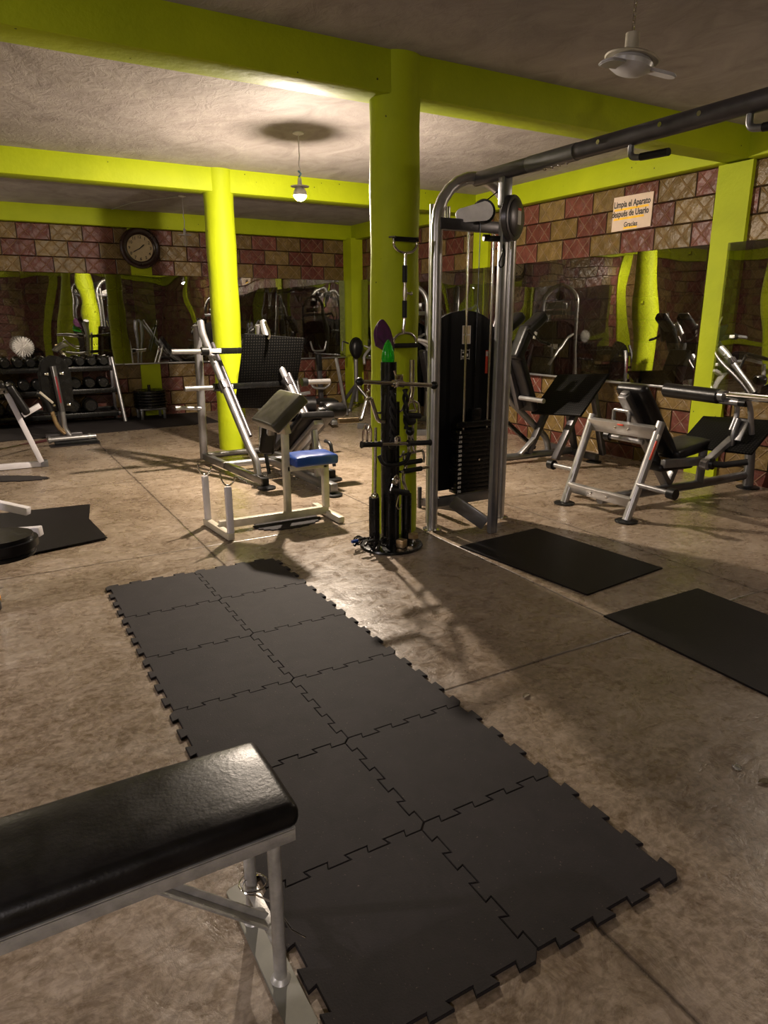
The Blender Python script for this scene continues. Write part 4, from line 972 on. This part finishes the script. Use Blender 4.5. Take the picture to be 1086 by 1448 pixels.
# ------------------------------------------------------------------ dumbbell racks along the back wall
def rack(name, label, x0, x1, yb_, tiers):
    t = Thing(name, label, 'dumbbell rack', ((x0 + x1) / 2, yb_, 0))
    for x in (x0, x1):
        s_ = 1 if x == x1 else -1
        t.part('end_post', MB().tube([(x + s_ * .06, yb_ - .18, .0), (x - s_ * .02, yb_ + .0, .96)], .028, 14), silver)
        t.part('rear_post', MB().bar((x, yb_ + .29, .0), (x, yb_ + .29, .95), .05, .05), darksteel)
        t.part('side_brace', MB().bar((x, yb_ - .12, .12), (x, yb_ + .29, .16), .04, .05), darksteel)
    for z in tiers:
        t.part('tier', MB().bar((x0, yb_ - .10 + z * .08, z - .02), (x1, yb_ - .10 + z * .08, z - .02), .012, .07, bev=.003).box(((x0 + x1) / 2, yb_ + .06 + z * .06, z + .010), (x1 - x0, .30, .010), bev=.002).bar((x0, yb_ + .29, z + .03), (x1, yb_ + .29, z + .03), .03, .05), blackm)
    t.o.location.z += .0105
    return t
tiers = (.14, .49, .82)
rack('dumbbell_rack', 'long three tier black dumbbell rack with slanted silver end post', -1.75, .80, 10.42, tiers)
rack('dumbbell_rack', 'short dark dumbbell rack behind the leg press plate at the back wall', 2.75, 3.75, 10.42, (.30, .80))
def dumbbell(r, lab, grp, loc, ln=.25):
    t = Thing('dumbbell', lab, 'dumbbell', (0, 0, 0), grp)
    hl = ln * .34
    for s_ in (-1, 1):
        c = s_ * (ln / 2 - hl / 2)
        prof = [(0, -hl / 2), (r * .75, -hl / 2), (r * .96, -hl * .32), (r, -hl * .1), (r, hl * .1), (r * .96, hl * .32), (r * .75, hl / 2), (0, hl / 2)]
        t.part('head', MB().lathe(prof, axes((1, 0, 0), (0, 0, 1), (0, -1, 0), (0, c, r)), 22), blackm)
    t.part('handle', MB().cyl((0, -ln / 2 + hl * .5, r), (0, ln / 2 - hl * .5, r), .016, 12), chrome)
    t.o.location = loc; return t.o
ORD = ['rightmost', 'second from the right', 'third from the right', 'fourth from the right', 'fifth from the right', 'sixth from the right', 'seventh from the right', 'eighth from the right', 'ninth from the right', 'tenth from the right', 'eleventh from the right']
d0 = None; z_t = lambda tz: tz + .026
for k in range(10):
    x = .66 - k * .165; lab = 'black round head dumbbell, %s on the top tier of the long rack' % ORD[k]
    loc = (x, 10.53, z_t(.82)); 
    if d0 is None: d0 = dumbbell(.072, lab, 'dumbbells on the top tier', loc)
    else: dup(d0, loc, None, lab)
d1 = None
for k, x in enumerate((.62, .43, .23, -.28, -.46, -.64, -.82)):
    lab = 'black round dumbbell, %s on the middle tier of the long rack' % ORD[k]; loc = (x, 10.50, z_t(.49))
    if d1 is None: d1 = dumbbell(.085, lab, 'dumbbells on the middle tier', loc, .28)
    else: dup(d1, loc, None, lab)
d2 = None
for k, x in enumerate((.40, .15, -.62, -.85)):
    lab = 'large black dumbbell, %s on the bottom tier of the long rack' % ORD[k]; loc = (x, 10.46, z_t(.14))
    if d2 is None: d2 = dumbbell(.105, lab, 'dumbbells on the bottom tier', loc, .30)
    else: dup(d2, loc, None, lab)
for k, x in enumerate((3.5, 3.3, 3.1)):
    dup(d1, (x, 10.53, z_t(.80)), None, 'black dumbbell, %s on the short rack behind the leg press plate' % ORD[k])
# medicine ball and white spiky ball on the rack
t = Thing('medicine_ball', 'black ball sitting on the rack under the white spiky ball', 'ball', (-.40, 10.50, .983))
t.part('ball', MB().ball((-.40, 10.52, 1.094), .100), leather)
t = Thing('spiky_ball', 'white spiky ball with many soft points on the dumbbell rack', 'ball', (-.405, 10.285, 1.15))
t.part('core', MB().ball((-.405, 10.285, 1.15), .062), white)
sp = MB(); nn = 170
for k in range(nn):
    z = 1 - 2 * (k + .5) / nn; a = k * 2.399963; r = math.sqrt(1 - z * z); d = V((r * math.cos(a), r * math.sin(a), z))
    c = V((-.405, 10.285, 1.15)); sp.tube([c + d * .055, c + d * .145], .01, 6, rad=[.007, .0025])
t.part('spikes', sp, white)
# stack of plates
t = Thing('plate_stand', 'low grey stand with upright peg under the weight plate stack', 'stand', (1.29, 10.42, 0))
for sx_ in (-.17, .17):
    for yy in (10.26, 10.58): t.part('leg', MB().bar((1.29 + sx_, yy, .0), (1.29 + sx_, yy, .15), .04, .04), greysteel)
t.part('top', MB().box((1.29, 10.42, .155), (.40, .40, .03)), greysteel); t.part('peg', MB().cyl((1.29, 10.42, .16), (1.29, 10.42, .52), .024), blackm); t.o.location.z += .0105
pn = ['lowest', 'second from the bottom', 'third from the bottom', 'fourth from the bottom', 'fifth from the bottom', 'topmost']
p0 = None
for k in range(6):
    z = .182 + k * .0455
    if p0 is None:
        p0 = single('weight_plate', MB().lathe([(.026, 0), (.235, 0), (.25, .008), (.25, .036), (.235, .044), (.20, .040), (.19, .034), (.08, .034), (.07, .044), (.026, .044)], None, 44), blackm, 'black weight plate, lowest of the stack by the green pilaster', 'weight plate')
        p0.location = (1.29, 10.42, z); p0['group'] = 'weight plates stacked on the low stand'
    else:
        c = p0.copy(); COL.objects.link(c); c.location = (1.29, 10.42, z); c['label'] = 'black weight plate, %s of the stack by the green pilaster' % pn[k]

# ------------------------------------------------------------------ machines at the left edge
t = Thing('inclined_bench_frame', 'white painted inclined frame with black pad at the left edge', 'weight bench', (-.8, 7.15, 0))
f = MB().bar((-.795, 7.13, .84), (-.55, 7.13, .06), .055, .06, (0, 1, 0)); t.part('front_leg', f, whitepaint)
t.part('top_bar', MB().bar((-1.6, 7.13, .72), (-.79, 7.13, .83), .055, .06, (0, 1, 0)), whitepaint)
t.part('foot_bar', MB().bar((-1.8, 7.18, .035), (-.50, 7.18, .035), .055, .06), whitepaint)
t.part('foot_cap', MB().box((-.52, 7.18, .035), (.07, .09, .07)), greysteel)
m = mat_pq((-.63, 7.05, .60), (-.76, 7.05, .885), (1, 0, .4)); t.part('pad', MB().pad(m, (.33, .30, .07), .025, .008), leather)
m = mat_pq((-1.5, 7.05, .80), (-.80, 7.05, .90), (0, 0, 1)); t.part('top_pad', MB().pad(m, (.72, .30, .06), .025, .008), leather)
t.part('arm', MB().bar((-.665, 7.13, .565), (-.49, 7.13, .66), .05, .07, (0, 1, 0)), whitepaint)
t.part('rear_leg', MB().bar((-1.7, 7.13, .70), (-1.75, 7.13, .03), .055, .06, (0, 1, 0)), whitepaint)
t = Thing('barbell', 'barbell lying on the floor with silver sleeve, left of the far column', 'barbell', (-.1, 8.47, .04))
t.part('sleeve', MB().cyl((-.34, 8.46, .085), (.19, 8.50, .085), .032, 18).cyl((.10, 8.493, .085), (.13, 8.495, .085), .04, 18).cyl((-.37, 8.458, .085), (-.34, 8.46, .085), .045, 18), silver)
t.part('shaft', MB().cyl((-1.9, 6.6, .19), (-.36, 8.455, .085), .0145, 14), chrome)
t.part('shaft_tape', MB().cyl((-.70, 8.05, .109), (-.40, 8.405, .0885), .016, 14), simple('dark_red_tape', (.05, .01, .012), .5))
t.part('rest_block', MB().box((-.05, 8.48, .03), (.5, .08, .045)), blackp)
# seated machine in front of the rack
t = Thing('bike_machine', 'dark machine with rounded black shroud and silver post before the dumbbell rack', 'exercise machine', (-.12, 9.1, 0))
poly = [(-.19, 0), (.19, 0), (.20, .5)] + [(.18 * math.cos(PI * k / 12), .56 + .17 * math.sin(PI * k / 12)) for k in range(13)] + [(-.20, .5)]
t.part('shroud', MB().prism(poly, axes((1, 0, 0), (0, 0, 1), (0, -1, 0), (-.14, 9.25, .33)), .06, .02), blackm)
t.part('post', MB().bar((-.155, 9.12, .93), (-.115, 9.06, .30), .06, .05), greysteel)
t.part('post_base', MB().tube([(-.115, 9.05, .34), (-.115, 9.05, .12), (-.06, 9.04, .02)], .035, 16, .06), silver)
t.part('stripe', MB().bar((-.142, 9.075, .80), (-.120, 9.043, .46), .025, .008), simple('dark_red_lettering', (.22, .012, .02), .5))
for (x, z) in ((-.24, .83), (-.06, .83), (-.20, .42), (-.02, .42)): t.part('bolt', MB().box((x, 9.16, z), (.05, .05, .03), bev=.005), chrome)
t.part('handle_arm', MB().tube([(-.38, 9.0, .55), (-.33, 9.0, .57), (-.27, 9.0, .50), (-.24, 9.0, .33), (-.20, 9.0, .16), (-.12, 9.03, .06)], .028, 14, .05), goldm)
t.part('grip', MB().tube([(-.40, 9.0, .60), (-.35, 9.0, .58), (-.29, 9.0, .50), (-.255, 9.0, .36)], .045, 16, .04, rad=None), blackp)
t.part('grip_top', MB().bar((-.36, 8.985, .62), (-.22, 8.975, .47), .03, .07, (0, 1, 0)), cream)
t.part('floor_base', MB().bar((-.35, 9.1, .03), (.10, 9.1, .03), .08, .05).bar((-.13, 9.1, .03), (-.13, 9.5, .03), .08, .05).bar((-.13, 9.3, .03), (-.13, 9.27, .36), .06, .06), darksteel)
t.o.location.z += .0105
# low bench at the left edge
t = Thing('flat_bench', 'bench end with rounded black pad and white frame at the left edge', 'weight bench', (-1.4, 3.3, 0))
m = axes((1, 0, 0), (0, 1, 0), (0, 0, 1), (-1.45, 3.07, .375)); mb = MB()
pl = [(-.55, -.19), (.42, -.19)] + [(.42 + .19 * math.sin(PI * k / 12), -.19 * math.cos(PI * k / 12)) for k in range(1, 12)] + [(.42, .19), (-.55, .19)]
mb.prism([(x, y * .95) for x, y in pl], axes((1, 0, 0), (0, 1, 0), (0, 0, 1), (-1.45, 3.07, .335)), .085, .022); t.part('pad', mb, leather)
t.part('pad_board', MB().prism([(x * .97, y * .9) for x, y in pl], axes((1, 0, 0), (0, 1, 0), (0, 0, 1), (-1.45, 3.07, .31)), .022, .006), blackp)
t.part('frame_bar', MB().bar((-1.6, 4.05, .20), (-.80, 3.60, .27), .055, .06), whitepaint)
t.part('frame_bar', MB().bar((-1.6, 4.85, .42), (-.83, 4.27, .24), .055, .055), whitepaint)
t.part('leg', MB().bar((-1.2, 3.83, .235), (-1.2, 3.83, .0), .05, .05), whitepaint)
t.part('leg', MB().bar((-1.1, 4.46, .30), (-1.1, 4.46, .022), .05, .05), whitepaint)
t.part('cross_bar', MB().bar((-1.45, 3.0, .26), (-1.45, 4.7, .28), .05, .05).bar((-1.45, 3.05, .26), (-1.45, 3.05, .32), .05, .05), whitepaint)
t = Thing('machine_foot', 'grey metal foot with an orange sticker at the left edge', 'machine foot', (-1.09, 3.16, 0))
t.part('plate', MB().box((-1.115, 3.13, .03), (.10, .10, .06), bev=.01), greysteel)
t.part('post', MB().bar((-1.13, 3.17, .05), (-1.20, 3.2, .30), .05, .05), greysteel)
t.part('sticker', MB().box((-1.066, 3.12, .052), (.004, .05, .025), bev=0), simple('orange_sticker', (.7, .3, .02), .5))

# ------------------------------------------------------------------ ceiling fan
FX, FY, FZ = 2.185, 1.95, 2.80
t = Thing('ceiling_fan', 'white two bladed ceiling fan hung on a chain', 'ceiling fan', (FX, FY, FZ))
ch = MB(); z = H
k = 0
while z > FZ + .145:
    q = [(FX + (.008 * math.cos(a) if k % 2 else 0), FY + (0 if k % 2 else .008 * math.cos(a)), z - .016 + .016 * math.sin(a)) for a in [2 * PI * i / 10 for i in range(11)]]
    ch.tube(q, .0028, 6); z -= .026; k += 1
t.part('chain', ch, chrome)
t.part('motor_neck', MB().lathe([(0, .15), (.036, .15), (.036, .075), (.05, .06), (0, .06)], M.Translation((FX, FY, FZ))), cream)
tl = M.Translation((FX, FY, FZ)) @ M.Rotation(math.radians(10), 4, V((.5, .86, 0)))
t.part('top_disc', MB().lathe([(0, .062), (.05, .060), (.13, .040), (.142, .032), (.135, .026), (.05, .038), (0, .04)], tl, 40), cream)
t.part('motor_housing', MB().lathe([(0, .03), (.10, .03), (.115, .01), (.11, -.01), (.08, -.03), (.04, -.042), (0, -.045)], tl, 40), fanm)
for (a, ln, dz) in ((PI + .12, .23, -.10), (-.50, .25, -.22)):
    d = V((math.cos(a), math.sin(a), dz)).normalized(); p = V((-math.sin(a), math.cos(a), 0.12)).normalized(); nz = d.cross(p)
    pl = [(.03, -.045), (ln - .04, -.048)] + [(ln - .04 + .04 * math.sin(PI * k / 8), -.048 * math.cos(PI * k / 8)) for k in range(1, 8)] + [(ln - .04, .048), (.03, .045)]
    t.part('blade', MB().prism(pl, axes(d, p, nz, (FX, FY, FZ - .006)), .016, .006), fanm)

# ------------------------------------------------------------------ wall clock, twenty to two
CX, CY, CZ = 1.425, YB - .04, 2.585
t = Thing('wall_clock', 'round dark wooden wall clock with cream face', 'clock', (CX, CY, CZ))
fm = axes((1, 0, 0), (0, 0, 1), (0, -1, 0), (CX, CY, CZ))
t.part('rim', MB().lathe([(.19, 0), (.30, 0), (.305, .02), (.295, .05), (.27, .062), (.25, .05), (.235, .045), (.215, .05), (.20, .035), (.195, .02)], fm, 56), ordark)
t.part('face', MB().lathe([(0, .02), (.20, .02), (.20, .012), (0, .012)], fm, 48), face)
for h_ in range(1, 13):
    a = PI / 2 - h_ * PI / 6; mk = MB(); text_into(mk, str(h_), .062, fm @ M.Translation((.160 * math.cos(a), .160 * math.sin(a), .0215)), .0006, bold=.001)
    t.part('numeral', mk, ink)
def hand(name, hrs, ln, wd):
    a = PI / 2 - hrs * PI / 6
    pl = [(-.03, -wd * .5), (ln * .7, -wd), (ln, 0), (ln * .7, wd), (-.03, wd * .5)]
    t.part(name, MB().prism(pl, fm @ M.Translation((0, 0, .024)) @ M.Rotation(a, 4, 'Z'), .002), ink)
hand('hour_hand', 1.67, .095, .010); hand('minute_hand', 8.0, .145, .007)

# ------------------------------------------------------------------ hand painted notice
SYc, SZ = 4.53, 2.60
t = Thing('notice_sign', 'cream notice board with black lettering on the tiled side wall', 'sign', (XR - .012, SYc, SZ))
sm = axes((0, -1, 0), (0, 0, 1), (-1, 0, 0), (XR - .004, SYc, SZ))
t.part('board', MB().prism([(-.26, -.175), (.26, -.165), (.265, .165), (-.255, .17)], sm, .012, .002), signm)
yl = MB()
for (x0, x1, z) in ((-.24, .22, .040), (-.24, .17, -.052), (-.10, .09, -.148)): yl.box((0, 0, 0), (x1 - x0, .022, .0012), bev=0) if False else yl.prism([(x0, z - .012), (x1, z - .009), (x1 - .01, z + .013), (x0 + .01, z + .010)], sm @ M.Translation((0, 0, .0122)), .0006)
t.part('underline', yl, yell, 'yellow marker under the words')
for (body, sz, x, z, xs, bd) in (('Limpia el Aparato', .088, -.005, .088, .76, .0018), ('después de Usarlo', .088, -.02, -.005, .74, .0018), ('Gracias', .070, 0, -.118, .85, .0010)):
    tx = MB(); text_into(tx, body, sz, sm @ M.Translation((x, z, .0135)), .0008, xs=xs, bold=bd); t.part('lettering', tx, ink)

# ------------------------------------------------------------------ bits on the floor
def leaf(x, y, a, s_, lab):
    bm = bmesh.new(); top = []
    for k in range(13):
        u = k / 12; wd = math.sin(PI * u) ** .7 * .012 * s_
        top.append([bm.verts.new((u * .05 * s_ - .025 * s_, q * wd, .002 + .003 * abs(q) + .004 * math.sin(u * 3))) for q in (-1, 0, 1)])
    for r0, r1 in zip(top, top[1:]):
        for i in range(2): bm.faces.new((r0[i], r0[i + 1], r1[i + 1], r1[i]))
    bmesh.ops.remove_doubles(bm, verts=bm.verts, dist=1e-5)
    bmesh.ops.solidify(bm, geom=bm.faces[:], thickness=.0008)
    o = link('dry_leaf', bm, simple('dry_leaf', (.10, .075, .03), .6)); o.location = (x, y, .001); o.rotation_euler = (0, 0, a)
    o['label'] = lab; o['category'] = 'leaf'; o['group'] = 'dry leaves on the floor'
leaf(.80, .96, .3, .9, 'small dry leaf on the floor right of the long mat')
leaf(1.13, .12, -.5, 1.1, 'dry leaf on the floor at the right edge of the picture')
single('plastic_cup_lid', MB().lathe([(0, .004), (.010, .004), (.014, .0), (.016, .004), (.011, .008), (0, .008)], M.Translation((1.12, .22, .001)), 20), cglass, 'little clear plastic cap lying on the bare floor', 'cap', (1.12, .22, .001))
